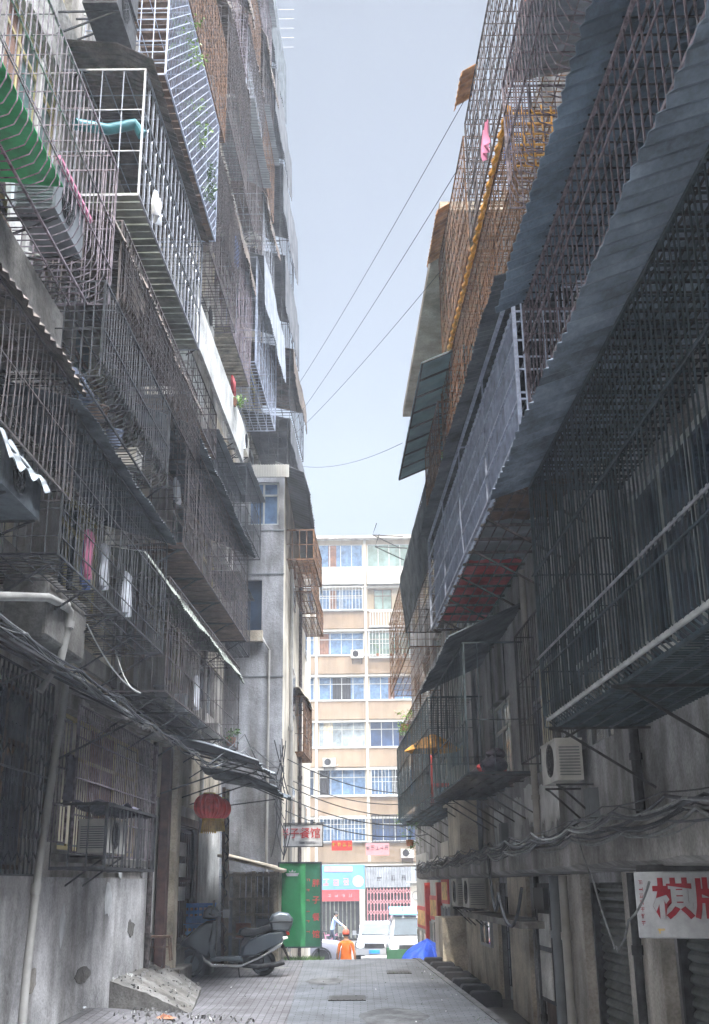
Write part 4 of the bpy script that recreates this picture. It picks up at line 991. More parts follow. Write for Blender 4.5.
for i, (s0, s1, lab) in enumerate(((11.8, 12.5, 'orange sheet flap sticking out against the sky, middle of three'), (9.7, 10.5, 'orange sheet flap sticking out against the sky, topmost of three'), (14.9, 16.5, 'orange sheet flap sticking out against the sky, lowest and longest of three'))):
    b = sheet(FR, [(.86, 10.12), (1.08, 9.98), (1.1, 9.9)], s0, s1, .12, .008, .008); tag(b.build('sheet_flap', 'orange_sheet'), lab, 'sheet flap', 'orange sheet flaps on the sky edge')
b = sheet(FR, [(.35, 7.95), (1.38, 7.5)], 15.2, 20.3, .3, .004, .01); o = b.build('awning', 'sheet_teal'); tag(o, 'flat teal awning on dark ribs under the roof slab, right, against the sky', 'awning')
b = MB(FR)
for i in range(9): s = 15.2+5.1*i/8; b.tube([(s, .33, 7.93), (s, 1.36, 7.48)], .018, 4)
b.tube([(15.2, 1.36, 7.48), (20.3, 1.36, 7.48)], .018, 4); b.tube([(15.2, .36, 7.92), (20.3, .36, 7.92)], .018, 4); b.build('ribs', 'iron_dark', o)
cage('R', 16.9, 19.2, 6.25, 7.6, .95, 'rounded rusty basket cage full of bright green plants', 'iron_rust', .12, .008, pat='hook', hook=.3, rails=(.3, .6), floor='slats')
cage('R', 19.35, 26.0, 5.7, 7.4, .85, 'cage wrapped in a black tarp, high right at the bend', 'iron_dark', .16, .007, floor='slats', roof=([(.01, 7.6), (.6, 7.4), (.98, 6.9), (.85, 5.7)], 0), roof_m='sheet_dark')
cage('R', 26.2, 33.5, 5.4, 7.6, .75, 'farthest upper cage on the right block, rust brown', 'iron_rust', .18, .007, pat='grid', floor='slats')
cage('R', 26.5, 33.8, 2.2, 4.4, .5, 'farthest lower cage on the right block behind the orange parasol', 'iron_rust', .2, .007, floor='slats')
cage('R', 10.4, 15.0, 1.5, 3.2, .25, 'shallow window grille between the huge green cage and the bundle cage', 'iron_dark', .13, .006, rails=(.3, .6), floor=None, top=False)
cage('R', 15.3, 20.0, 1.42, 3.2, .92, 'dark cage with red and dark bundles under a flat black awning', 'iron_green', .17, .008, rails=(.4,), floor='slats', floor_m='iron_dark', brackets=6, top=False,
     roof=([(.01, 3.78), (1.12, 3.28)], 0), roof_m='sheet_dark')
cage('R', 21.0, 29.5, 1.45, 3.35, .88, 'long rounded cage with an orange parasol and red chair, at the bend on the right', 'iron_green', .17, .008, pat='hook', hook=.15, rails=(.35, .7), floor='slats', brackets=5)
# contents
o = MB(FR); root = thing('sun_parasol', FR(24.5, .5, 1.6), 'orange and yellow parasol open inside the cage at the bend', 'parasol')
o.lathe([(.62, 0), (.61, .02), (.3, .24), (.02, .36)], (24.5, .45, 2.75), 8); o.build('canopy', 'orange_lattice', root)
o = MB(FR); o.tube([(24.5, .45, 1.6), (24.5, .45, 3.1)], .012, 5); o.build('pole', 'steel', root)
root = thing('plastic_chair', FR(22.6, .5, 1.47), 'red plastic chair inside the cage at the bend', 'chair')
b = MB(FR); b.box(22.4, 22.85, .3, .72, 1.85, 1.89); b.build('seat', 'shop_red', root); b = MB(FR); b.prism([(22.4, 1.9), (22.85, 1.9), (22.8, 2.4), (22.62, 2.46), (22.45, 2.4)], .68, .71); b.build('backrest', 'shop_red', root)
for s_, o_ in ((22.43, .33), (22.82, .33), (22.43, .69), (22.82, .69)): b = MB(FR); b.bar((s_, o_, 1.48), (s_, o_, 1.86), .018); b.build('leg', 'shop_red', root)
rr = random.Random(21)
for i, (s, o_, z, r_, m_, lab) in enumerate(((15.8, .5, 1.47, .2, 'dark_cloth', 'dark bundle lowest in the bundle cage'), (16.3, .45, 1.47, .22, 'red_cloth', 'wine-red bundle on the planks of the bundle cage'), (15.9, .45, 1.66, .14, 'dark_cloth', 'small dark bundle on top of the lowest one'),
                                      (16.9, .5, 1.47, .18, 'dark_cloth', 'second dark bundle, farther along the bundle cage'))):
    b = MB(FR)
    b.grid(lambda u, v: (s+r_*1.5*math.sin(v*math.pi)*math.cos(u*2*math.pi)*(1+.1*math.sin(u*31+v*9)), o_+r_*math.sin(v*math.pi)*math.sin(u*2*math.pi)*(1+.12*math.sin(u*25)), z+r_*.5*(1-math.cos(v*math.pi))*(1+.16*math.sin(u*19+v*7))), 24, 10)
    tag(b.build('cloth_bundle', m_, smooth=True), lab, 'bundle')
b = MB(FR); b.box(17.6, 18.7, .2, .8, 1.47, 1.72); b.box(17.58, 18.72, .18, .82, 1.72, 1.75); tag(b.build('storage_box', 'white_paint'), 'white storage box in the bundle cage', 'box')
ac_unit('R', 12.1, .12, 1.0, 'white air conditioner under the far end of the huge green cage', .8, .46, .28)
ac_unit('R', 19.9, .1, -.42, 'cream air conditioner on the lower right wall behind the hanging black cable', .8, .5, .3)
ac_unit('R', 21.6, .1, -.42, 'second cream air conditioner on the lower right wall, farther one', .8, .5, .3)
b = MB(FR); cloth(FR, 6.6, .45, 1.3, .5, .28, 'white_cloth', 'grey cloth hanging below the huge green cage')
for i, (s, z, k_, m_, sd, o_, lab) in enumerate(((11.7, 3.75, 'shirt', 'pink_cloth', 'L', .6, 'pink shirt in the long dark laundry cage'), (12.4, 3.8, 'shirt', 'white_cloth', 'L', .6, 'white shirt in the long dark laundry cage'), (13.3, 3.7, 'trousers', 'white_cloth', 'L', .65, 'pale trousers at the far end of the laundry cage'),
        (12.0, 3.7, 'trousers', 'blue_cloth', 'L', .5, 'dark blue trousers in the long laundry cage'), (12.85, 1.45, 'shirt', 'dark_cloth', 'L', .22, 'dark patterned garment on the narrow window grille'), (11.6, 8.0, 'towel', 'white_cloth', 'L', 1.18, 'pale rag hanging out of the silver looped cage'),
        (9.3, 6.9, 'shirt', 'white_cloth', 'L', .3, 'white shirt inside the hooked cage'), (20.5, 9.8, 'towel', 'red_cloth', 'L', .75, 'red towel beside the white fascia board'), (21.2, 9.3, 'trousers', 'blue_cloth', 'L', .7, 'blue trousers beside the white fascia board'),
        (22.0, 9.2, 'towel', 'white_cloth', 'L', .75, 'white towel beside the white fascia board'), (19.2, 12.2, 'trousers', 'blue_cloth', 'L', .95, 'navy cloth hanging near the brown plastic curtain'), (17.6, 3.2, 'shirt', 'white_cloth', 'L', .75, 'white rag bunched on the floor of the olive-roofed cage'),
        (10.6, 9.6, 'shirt', 'white_cloth', 'R', .5, 'white shirt in the topmost laundry cage'), (9.9, 9.5, 'shirt', 'red_cloth', 'R', .6, 'dark red shirt in the topmost laundry cage'), (11.2, 8.6, 'towel', 'pink_cloth', 'R', .93, 'bright pink towel below the topmost laundry cage'),
        (9.2, 9.6, 'trousers', 'dark_cloth', 'R', .5, 'dark trousers in the topmost laundry cage'), (12.0, 9.3, 'shirt', 'blue_cloth', 'R', .5, 'blue shirt in the topmost laundry cage'), (12.6, 7.3, 'shirt', 'white_cloth', 'R', .6, 'pale shirt in the orange-beamed cage'), 
        (16.2, 6.0, 'towel', 'white_cloth', 'L', .6, 'white towel in the pointed-roof cage'), (6.9, 7.2, 'shirt', 'white_cloth', 'R', 1.1, 'white shirt outside the curved mauve cage'))):
    cloth(SIDE[sd], s, o_, z, .36, .52 if k_ != 'towel' else .32, m_, lab, k_)
# blue pipe in silver cage
b = MB(FL); b.tube([(11.0, .3, 8.6), (11.3, .6, 8.75), (11.4, .9, 8.9), (11.42, 1.0, 8.75)], .07, 10); tag(b.build('blue_pipe', 'teal_pipe', smooth=True), 'fat teal pipe lying through the silver looped cage', 'pipe')
for i, (T_, s, o_, z, r_, h_, m_, tr, lab) in enumerate(((FL, 12.8, .95, 12.45, .3, .2, 'leaf', .5, 'green creeper spilling over the top of the diamond lattice'), (FL, 13.3, 1.05, 11.6, .35, .3, 'leaf_bright', .3, 'leafy creeper in the upper half of the diamond lattice'), (FL, 14.2, 1.05, 11.0, .35, .3, 'leaf_bright', .3, 'yellow-green bush in the middle of the diamond lattice'),
        (FL, 15.2, 1.1, 10.6, .3, .5, 'leaf', .5, 'dark green creeper at the low end of the diamond lattice'), (FL, 19.2, .95, 8.6, .35, .15, 'leaf_bright', .05, 'bright green weeds on the brown curtain right of the fascia'), (FL, 21.0, .8, 2.5, .2, .15, 'leaf', .1, 'small weed on the far corner of the olive-roofed cage'),
        (FR, 17.4, .6, 6.4, .3, .6, 'leaf_bright', 0, 'bright green plant in the rounded basket cage, nearer'), (FR, 18.4, .6, 6.4, .3, .7, 'leaf_bright', 0, 'bright green plant in the rounded basket cage, farther'), (FR, 26.5, .9, 3.45, .35, .3, 'leaf_bright', .2, 'bright bush on top of the cage at the bend'),
        (FR, 13.3, .5, 6.5, .3, .4, 'leaf_bright', 0, 'yellow-green plant in the orange-beamed cage'), (FR, 28.4, .7, .9, .5, .5, 'leaf', .2, 'green shrub low behind the cage at the bend'))):
    plant(T_, s, o_, z, r_, h_, lab, m_, 260, tr, pot=(tr < .25))
rr = random.Random(44)
jn = ['dented basin', 'old bucket', 'plastic tub', 'broken box', 'paint can', 'stacked tray', 'rolled mat', 'clay jar', 'dusty crate', 'tin drum']
cl_ = ['grey', 'dark', 'pale', 'brown', 'bluish']; cm_ = ['sheet_grey', 'black_plastic', 'ac_white', 'wood_brown', 'blue_steel']
jk = 0
for (T_, s0, s1, o_, z, wh) in ((FL, 10.1, 13.0, .75, 4.83, 'cluttered cage above the corrugated roof'), (FL, 15.5, 20.5, .6, 4.76, 'pointed-roof cage'), (FL, 15.0, 20.8, .6, 2.5, 'olive-roofed cage'), (FL, 11.4, 14.6, .6, 7.8, 'silver looped cage'), (FR, 21.4, 24.0, .4, 1.5, 'cage at the bend'), (FR, 10.2, 16.0, .6, 6.4, 'orange-beamed cage'), (FL, 12.4, 15.6, .6, 10.2, 'diamond lattice cage'), (FR, 5.0, 9.8, .3, 1.37, 'huge green cage')):
    for i in range(4):
        s = s0+(s1-s0)*(i+.5)/4; a, c_ = rr.randrange(10), rr.randrange(5); r_ = rr.uniform(.1, .17); h_ = rr.uniform(.16, .34); b = MB(T_)
        if a in (0, 1, 2, 4, 7, 9): b.lathe([(r_*.7, 0), (r_*.95, h_*.9), (r_*1.06, h_*.92), (r_*1.06, h_), (r_*.9, h_), (r_*.8, h_*.2)], (s, o_, z+.015), 14)
        elif a == 6: b.tube([(s-.3, o_, z+.1), (s+.3, o_, z+.1)], .08, 10); b.tube([(s-.1, o_, z+.1), (s-.08, o_, z+.1)], .088, 10)
        else: b.box(s-r_, s+r_, o_-r_*.8, o_+r_*.8, z+.015, z+h_*.9); b.box(s-r_-.012, s+r_+.012, o_-r_*.8-.012, o_+r_*.8+.012, z+h_*.9, z+h_)
        tag(b.build(jn[a].split()[-1], cm_[c_]), f"{cl_[c_]} {jn[a]}, {['nearest', 'second', 'third', 'farthest'][i]} of the clutter in the {wh}", 'clutter')
# ------------------------------------------------------------------ right ground floor
def shutter(s0, s1, z0, z1, lab):
    root = thing('roller_shutter', FR((s0+s1)/2, 0, z0), lab, 'shutter', 'roller shutters on the right')
    b = MB(FR); n = int((z1-z0)/.085); ids = []
    for i in range(n*3+1):
        z = z0+(z1-z0)*i/(n*3); o = (-.08, -.045, -.05)[i % 3]; ids.append((b.p((s0+.03, o, z)), b.p((s1-.03, o, z))))
    for A, B in zip(ids, ids[1:]): b.face(A[0], A[1], B[1], B[0])
    b.build('curtain', 'shutter', root)
    for q in (s0, s1-.06): b = MB(FR); b.box(q, q+.06, -.1, .01, z0, z1); b.build('side_rail', 'iron_dark', root)
    b = MB(FR); b.box(s0+.07, s1-.07, -.10, -.02, z0, z0+.09); b.build('bottom_bar', 'iron_dark', root)
    return root
shutter(11.0, 12.65, -2.1, .0, 'dark ribbed roller shutter left of the white sign')
shutter(5.0, 9.75, -2.2, .0, 'wide dark ribbed roller shutter under the white sign')
SGA = R(-22); SG0 = (2.03, 8.62)
def TSG(u, o, z): return (SG0[0]+u*math.cos(SGA)+o*math.sin(SGA), SG0[1]+u*math.sin(SGA)-o*math.cos(SGA), z)
sg = thing('shop_sign', TSG(.3, 0, -.42), 'white sign board with big dark red characters 棋牌 jutting out under the right ledge', 'sign')
b = MB(TSG); b.box(0, .68, 0, .035, -.385, .07); sbo = b.build('board', 'sign_white', sg); md = sbo.modifiers.new('b', 'BEVEL'); md.width = .008
for i, ch in enumerate('棋牌'):
    text_mesh(ch, .285, TSG(.265+.29*i, .038, -.135), rot_facing(-22), 'sign_red', sg, bold=.009)
b = MB(TSG); b.box(.02, .66, .012, .022, .072, .12); b.build('hanger', 'iron_dark', sg)
rr = random.Random(2)
def strokes(parent, T, s, z, w, h, m, n=5, o=.313, th=.004):
    b = MB(T)
    for k_ in range(n):
        if rr.random() < .55: zz = z+h*rr.uniform(-.45, .45); b.box(s-w*.45, s+w*rr.uniform(.2, .45), o, o+th, zz-h*.05, zz+h*.05)
        else: ss = s+w*rr.uniform(-.4, .4); b.box(ss-w*.05, ss+w*.05, o, o+th*1.3, z-h*.45, z+h*rr.uniform(.1, .45))
    return b.build('faded_lettering', m, parent)
for i in range(7): strokes(sg, TSG, .045, .0-.047*i, .032, .034, 'sign_red', 4, o=.036, th=.002)
strokes(sg, TSG, .17, -.335, .07, .04, 'gold', 5, o=.036, th=.002)
# metal cabinet, doorway, door
cb = thing('wall_cabinet', FR(14.5, 0, -1.4), 'dark framed white panel cabinet on the right wall beside the drainpipes', 'cabinet')
b = MB(FR); b.box(14.0, 14.75, .01, .2, -1.35, .0); b.build('frame', 'iron_dark', cb)
for z0, z1 in ((-1.3, -.78), (-.72, -.35)): b = MB(FR); b.box(14.05, 14.7, .2, .215, z0, z1); b.build('panel', 'wall_white', cb)
b = MB(FR); b.box(14.05, 14.7, .2, .26, -.3, -.05); b.build('meter_box', 'black_plastic', cb)
for s, r_, m_, lab in ((13.25, .05, 'pvc', 'grey drainpipe right beside the first roller shutter'), (13.75, .06, 'sheet_grey', 'thicker grey drainpipe next to the wall cabinet'), (10.35, .04, 'iron_dark', 'thin black pipe on the pier between the shutters'), (15.0-.12, .035, 'iron_dark', 'thin black pipe at the edge of the dark doorway')):
    b = MB(FR); b.tube([(s, .18, -2.1), (s, .18, -.8), (s, .18, .08)], r_, 10)
    for z in (-1.6, -.6): b.tube([(s, .18, z), (s, .18, z+.08)], r_*1.25, 10)
    tag(b.build('drain_pipe', m_, smooth=True), lab, 'pipe')
b = MB(FR); b.box(15.02, 16.18, -.2, -.12, -1.9, -.4); b.box(15.1, 16.1, -.12, -.1, -1.85, -.5); tag(b.build('door', 'wood_brown'), 'dark doorway leaf under the low canopy', 'door')
dd = thing('door', FR(18.5, 0, -1.75), 'pale door with a glazed lattice, right side, behind the hanging cable', 'door')
b = MB(FR); b.box(17.97, 18.98, -.12, -.08, -1.72, .0); b.build('leaf', 'window_white', dd)
b = MB(FR); b.box(18.1, 18.85, -.08, -.07, -1.5, -.2); b.build('glass', 'glass_pale', dd)
b = MB(FR)
for i in range(5): b.bar((18.12+.18*i, -.05, -1.5), (18.12+.18*i, -.05, -.2), .009)
for i in range(6): b.bar((18.1, -.05, -1.5+.26*i), (18.85, -.05, -1.5+.26*i), .009)
b.build('lattice', 'iron_dark', dd)
w_ = window(FR, 19.6, 20.8, -1.0, -.5, rb, 'window_white', 'glass_dark', 2, False, .11)
# shop fronts beyond
for i, (s0, s1, z0, z1, m_, lab) in enumerate(((25.0, 26.6, -2.2, .9, 'white_paint', 'white shop front nearest the blue tarp'), (27.2, 29.4, -2.6, .6, 'window_white', 'narrow white shop front with a yellow poster, farther one'), (30.2, 33.2, -2.9, .8, 'window_white', 'farthest shop front at the foot of the right block'))):
    root = thing('small_shop', FR((s0+s1)/2, 0, z0), lab, 'shop front', 'shop fronts at the foot of the right block')
    b = MB(FR); b.box(s0, s1, .07, .14, z0, z1); b.build('facing', m_, root)
    b = MB(FR); b.box(s0+.15, s1-.15, .141, .15, z0+.3, z0+1.7); b.build('glass', 'glass_pale', root)
    for k_ in range(3): b = MB(FR); s = s0+.1+(s1-s0-.25)*k_/2; b.box(s, s+.06, .151, .19, z0+.2, z0+1.75); b.build('mullion', 'white_paint', root)
    b = MB(FR); b.box(s0+.1, s1-.1, .142, .17, z0+1.8, z0+2.35); b.build('banner', 'shop_red', root)
    b = MB(FR); b.box(s0+.3, s1-.3, .171, .18, z0+1.88, z0+2.25); b.build('poster', 'poster_yellow', root)
for s, lab in ((26.9, 'red painted pillar between the first two shop fronts'), (29.8, 'red painted pillar between the last two shop fronts')):
    b = MB(FR); b.box(s-.14, s+.14, .07, .24, -3, .05); b.box(s-.17, s+.17, .07, .27, -3.0, -2.7); tag(b.build('pillar', 'shop_red'), lab, 'pillar')
# kerb blocks
first = None
for i in range(7):
    y = 23.5-.87*i; x = kerb_x(y)+.22; z = Gb(x, y)
    if first is None:
        b = MB(); b.prism([(x-.22, z), (x+.24, z), (x+.24, z+.17), (x+.2, z+.21), (x-.19, z+.21), (x-.22, z+.18)], y-.17, y+.17, axis=1)
        first = b.build('kerb_block', 'kerb_block_m' if 'kerb_block_m' in M else 'rubber'); o = first; md = o.modifiers.new('b', 'BEVEL'); md.width = .012; fl = first.location.copy(); fz = z
        fx, fy = x, y
    else:
        o = first.copy(); C.objects.link(o); o.location = (fl.x+x-fx, fl.y+y-fy, fl.z+z-fz)
    tag(o, ['farthest black block in the row along the kerb, next to the blue tarp', 'second black kerb block from the blue tarp', 'third black kerb block from the blue tarp', 'middle black block of the seven along the kerb', 'third black kerb block from the near end', 'second black kerb block from the near end', 'nearest black block in the row along the right kerb'][i], 'block', 'black blocks along the kerb')
# blue tarp heap
b = MB(); rr = random.Random(8); tx, ty = 1.42, 25.0; tz = Gb(tx, ty)
def tarp(u, v):
    a = u*2*math.pi; r_ = .48*(1-v**2.2)+.001
    rid = 1+.16*math.sin(a*9+v*2)+.08*math.sin(a*17)
    return (tx+r_*math.cos(a)*rid, ty+r_*1.3*math.sin(a)*rid, tz+.5*v**.75*(1+.14*math.sin(a*3))+.03*math.sin(a*9)*v*(1-v)*4)
b.grid(tarp, 90, 14); tag(b.build('tarp_cover', 'blue_tarp', smooth=True), 'heap covered with a crumpled bright blue tarp at the end of the kerb', 'tarp')
# ------------------------------------------------------------------ hanging signs and advert board
def hang_sign(name, x0, x1, z0, z1, y, m, lab, frame=None):
    root = thing(name, ((x0+x1)/2, y, z0), lab, 'sign'); b = MB(); b.box(x0, x1, y, y+.05, z0, z1); b.build('board', m, root)
    if frame:
        b = MB(); t_ = .02
        for q in ((x0-t_, x1+t_, z1, z1+t_), (x0-t_, x1+t_, z0-t_, z0), (x0-t_, x0, z0, z1), (x1, x1+t_, z0, z1)): b.box(q[0], q[1], y-.01, y+.06, q[2], q[3])
        b.build('frame', frame, root)
    return root
s1_ = hang_sign('hanging_sign', -1.82, -.80, .84, 1.29, 25.6, 'sign_white', 'grey sign board reading 胖子餐馆 in dull red, jutting from the side block', 'iron_dark')
for i, ch in enumerate('胖子餐馆'): text_mesh(ch, .24, (-1.66+.235*i, 25.59, 1.10), ROT_FRONT, 'ad_red', s1_, bold=.002)
strokes(s1_, lambda s, o, z: (s, 25.6-o, z), -1.1, .91, .5, .05, 'sign_ink', 8, o=.003)
b = MB(); b.tube([(-1.9, 25.62, 1.33), (-.75, 25.62, 1.33)], .015, 4); b.build('hanger', 'iron_dark', s1_)
TS = lambda yy: (lambda s, o, z: (s, yy-o, z))
for x0, x1, z0, z1, yy, m_, m2, lab, k_ in ((-.93, -.22, 1.15, 1.48, 40, 'shop_red', 'gold', 'small red banner sign strung over the lower street', 4), (.25, 1.05, .98, 1.38, 40, 'sign_pink', 'sign_ink', 'small pink and black sign strung over the lower street', 5)):
    h = hang_sign('hanging_sign', x0, x1, z0, z1, yy, m_, lab)
    b = MB(); b.tube([(x0-.4, yy+.02, z1+.02), (x1+.4, yy+.02, z1+.02)], .01, 4); b.build('wire', 'cable_black', h)
    for i in range(k_): strokes(h, TS(yy), x0+.08+(x1-x0-.16)*i/(k_-1), (z0+z1)/2+.05, .13, .16, m2, 5, o=.003)
gb = thing('advert_board', (-1.12, 24.2, -1.35), 'tall green advertising board with red vertical writing at the head of the alley', 'sign')
b = MB(); b.box(-1.53, -.99, 24.2, 24.62, -1.16, .45); b.build('green_panel', 'ad_green', gb)
b = MB(); b.box(-.988, -.69, 24.2, 24.62, -1.16, .45); b.build('dark_panel', 'ad_dark', gb)
b = MB()
for q in ((-1.56, -.66, .45, .48), (-1.56, -.66, -1.19, -1.16)): b.box(q[0], q[1], 24.18, 24.64, q[2], q[3])
for x in (-1.56, -.69): b.box(x, x+.03, 24.18, 24.64, -1.16, .45)
for x in (-1.52, -.74): b.box(x, x+.04, 24.3, 24.5, -1.42, -1.19)
b.build('frame', 'iron_green', gb)
for i, ch in enumerate('胖子餐馆'): text_mesh(ch, .16, (-.77, 24.19, .05-.33*i), ROT_FRONT, 'ad_red', gb, bold=.001)
for i in range(6): strokes(gb, TS(24.2), -.93, .12-.2*i, .08, .05, 'ad_red', 4, o=.003)
b = MB(); b.prism([(-1.42+.02, .26), (-1.12, .26), (-1.15, .2), (-1.37, .2)], 24.19, 24.199); b.prism([(-1.33, .31), (-1.29, .28), (-1.26, .33), (-1.23, .28), (-1.19, .31), (-1.2, .275), (-1.32, .275)], 24.19, 24.199); b.build('emblem', 'sign_white', gb)
for x, y, lab in ((-1.35, 24.15, 'clump of grass under the left part of the green board'), (-.95, 24.1, 'clump of grass under the right part of the green board')):
    b = MB(); rr = random.Random(int(-x*100)); z = G(x, y)
    for i in range(220):
        a = rr.uniform(0, 6.28); px_, py_ = x+rr.uniform(-.22, .22), y+rr.uniform(-.1, .25); h = rr.uniform(.03, .1); dx, dy = .05*math.cos(a), .05*math.sin(a)
        b.face(b.p((px_-.006, py_, z)), b.p((px_+.006, py_, z)), b.p((px_+dx, py_+dy, z+h)))
    tag(b.build('grass_tuft', 'leaf'), lab, 'grass')
gb.location.x -= .12
# far shops
fs = thing('small_shop', (-1.1, 71, -3), 'blue-signed small shop at the foot of the far cream block', 'shop front')
b = MB(); b.box(-2.3, .0, 71.5, 71.95, -3, -.9); b.build('shop_opening', 'interior_dark', fs)
b = MB()
for i in range(9): b.box(-2.3+.25*i, -2.24+.25*i, 71.44, 71.499, -3, -.9)
b.build('slat_curtain', 'sheet_olive', fs)
b = MB(); b.box(-2.26, .36, 71.3, 71.49, -.22, 1.22); sb_ = b.build('sign_board', 'sign_blue', fs)
b = MB(); b.box(-2.1, -.4, 71.28, 71.295, .82, 1.12); b.build('pink_strip', 'sign_pink', sb_)
for i in range(3): strokes(sb_, TS(71.3), -2.0+.62*i, .22, .4, .42, 'sign_pink', 7, o=.003)
b = MB(); b.lathe([(.34, 0), (.34, .01)], (-.05, 71.28, .25), 20, 'y'); b.build('bowl_picture', 'sign_white', sb_)
b = MB(); b.box(-2.26, .02, 71.2, 71.28, -.88, -.24); rs = b.build('red_banner', 'ad_red', fs)
for i in range(4): strokes(rs, TS(71.2), -1.8+.42*i, -.55, .22, .22, 'sign_pink', 5, o=.003)
b = MB(); b.box(.02, .34, 71.2, 71.95, -3, -.24); b.build('pillar', 'white_paint', fs)
fg = thing('small_shop', (1.9, 71, -3), 'shop with a grey ribbed sign and folding metal gate, foot of the far block', 'shop front')
sheet(lambda s, o, z: (s, 71.4-o, z), [(0, -.12), (0, 1.05)], .42, 3.6, .16, .02, .02).build('ribbed_sign', 'sheet_white', fg)
for i, x in enumerate((1.25, 2.1, 2.75)): strokes(fg, TS(71.36), x, .42, .34, .34, 'sign_ink', 7, o=.003)
b = MB(); b.box(.42, 3.6, 71.6, 71.95, -3, -.12); b.build('dark_interior', 'interior_dark', fg)
b = MB()
for i in range(16): x = .5+3.0*i/15; b.bar((x, 71.45, -3), (x, 71.45, -.14), .025)
for z in (-.5, -1.1, -1.7, -2.3):
    for i in range(15):
        x = .5+3.0*i/15; b.bar((x, 71.43, z), (x+.2, 71.43, z+.3), .018); b.bar((x, 71.43, z+.3), (x+.2, 71.43, z), .018)
b.build('lattice_gate', 'sign_pink', fg)
TFy = lambda s, o, z: (s, 71-o, z)
root = thing('air_conditioner', (3.0, 60, -1.2), 'beige air conditioner box under a white shelf beyond the parked van', 'air conditioner')
b = MB(); b.box(2.55, 3.1, 58, 58.5, -1.1, .1); b.build('casing', 'ac_white', root); b = MB(); b.box(2.35, 3.4, 57.8, 58.6, .11, .16); b.build('shelf', 'white_paint', root)
b = MB(); b.tube([(2.82+.2*math.cos(a*.5), 57.98, -.5+.2*math.sin(a*.5)) for a in range(13)], .02, 4, closed=True); b.build('fan_guard', 'sheet_grey', root)
b = MB(); b.box(2.95, 3.2, 58.0, 58.4, -3, -1.1); b.build('support', 'wood_brown', root)
b = MB(); b.box(2.5, 2.9, 66, 66.5, -3, 1.2); tag(b.build('pillar', 'shop_red'), 'tall red pillar beside the grey ribbed shop sign', 'pillar') if False else None
# ------------------------------------------------------------------ cables
def cable(pts, r, m, lab, grp, n=14, sag=.1, seed=0):
    rr = random.Random(seed); P = [Vector(p_) for p_ in pts]; out = []
    for a, c in zip(P, P[1:]):
        for i in range(n):
            t = i/n; q = a.lerp(c, t); q.z -= sag*4*t*(1-t); out.append(tuple(q))
    out.append(tuple(P[-1])); b = MB(); b.tube(out, r, 5); return tag(b.build('cable', m, smooth=True), lab, 'cable', grp)
rr = random.Random(31)
for i in range(13):
    pts = []; ph = rr.uniform(0, 6)
    for k_ in range(15): s = 4+1.75*k_+rr.uniform(-.4, .4); pts.append(FR(s, .50+rr.uniform(.0, .10), .48+rr.uniform(-.07, .09)-.004*(s-4)+(.02*i-.1)*.5))
    cable(pts, rr.choice([.006, .009, .013]), rr.choice(['cable_black', 'cable_grey', 'cable_black']), 'loosely bundled cable running along the right-hand ledge', 'cables along the right-hand ledge', 8, rr.uniform(.02, .09), i)
for i in range(7):
    pts = []
    for k_ in range(9): s = 5.8+1.5*k_; pts.append(FL(s, 1.0+rr.uniform(-.06, .08), 1.93+rr.uniform(-.05, .07)-.01*(s-6)))
    pts.append(FL(20, 1.2+rr.uniform(-.2, .2), 2.3+rr.uniform(-.3, .3))); pts.append((-1.6, 25+rr.uniform(-.3, .3), 2.1+rr.uniform(-.8, .5)))
    cable(pts, rr.choice([.005, .006, .009]), rr.choice(['cable_black', 'cable_grey', 'cable_black']), 'loosely bundled cable running over the lower left awnings to the grey tower', 'cables over the lower left awnings', 8, rr.uniform(.02, .1), 50+i)
for i in range(5):
    x = -1.60+rr.uniform(-.16, .02); pts = [(x+rr.uniform(-.12, .15), 24.9-rr.uniform(0, .2), z+rr.uniform(-.1, .1)) for z in (3.0, 2.3, 1.7, 1.0, .5)]
    cable(pts, .012, 'cable_black', 'dark cable dangling down the corner of the grey tower', 'cables on the tower corner', 6, .05, 80+i)
cable([FR(16.4, .55, .36), FR(15.2, .62, -.12), FR(14.4, .45, -.05)], .022, 'cable_black', 'thick black cable looping below the right-hand ledge', None, 16, .42, 3)
cable([FR(10.9, .5, .42), FR(10.4, .5, 0), FR(9.9, .5, -.46), FR(9.3, .62, -.47), FR(8.7, .75, -.44), FR(8.2, .8, -.25), FR(7.6, .8, .0)], .009, 'cable_grey', 'thin grey cable looping round the corner of the white sign', None, 10, .04, 4)
for i, (a, c, lab) in enumerate((((1.62, 12.32, 10.1), (-1.74, 31.4, 14.69), 'sky wire from the middle orange flap to the widest grey cage'), ((1.58, 13.53, 9.79), (-1.79, 30.9, 13.3), 'sky wire second from the top, crossing below the first'), ((1.5, 15.6, 9.4), (-1.76, 30.9, 12.9), 'sky wire lowest of the three slanting ones'), ((1.0, 21.15, 8.6), (-1.76, 30.9, 11.9), 'nearly level sky wire low between the two blocks'))):
    cable([a, c], .005, 'cable_black', lab, 'wires across the sky', 20, .25 if i == 3 else .12, i)
for i in range(5):
    cable([(-1.62, 27+rr.uniform(-2, 2), 1.6+.3*i), (1.75, 30+rr.uniform(-2, 3), 1.2+.28*i)], .012, 'cable_black', 'thin cable slung across the alley mouth between the blocks', 'cables across the alley mouth', 16, .25, i)
for i in range(3):
    cable([FL(14.3, .3, 2.9), FL(13.2, .9, 2.2+.05*i), FL(11.5, .7, 2.65)], .008, 'cable_white', 'pale cable drooping across the beige wall', 'pale cables on the beige wall', 14, .12, i) if i == 0 else None
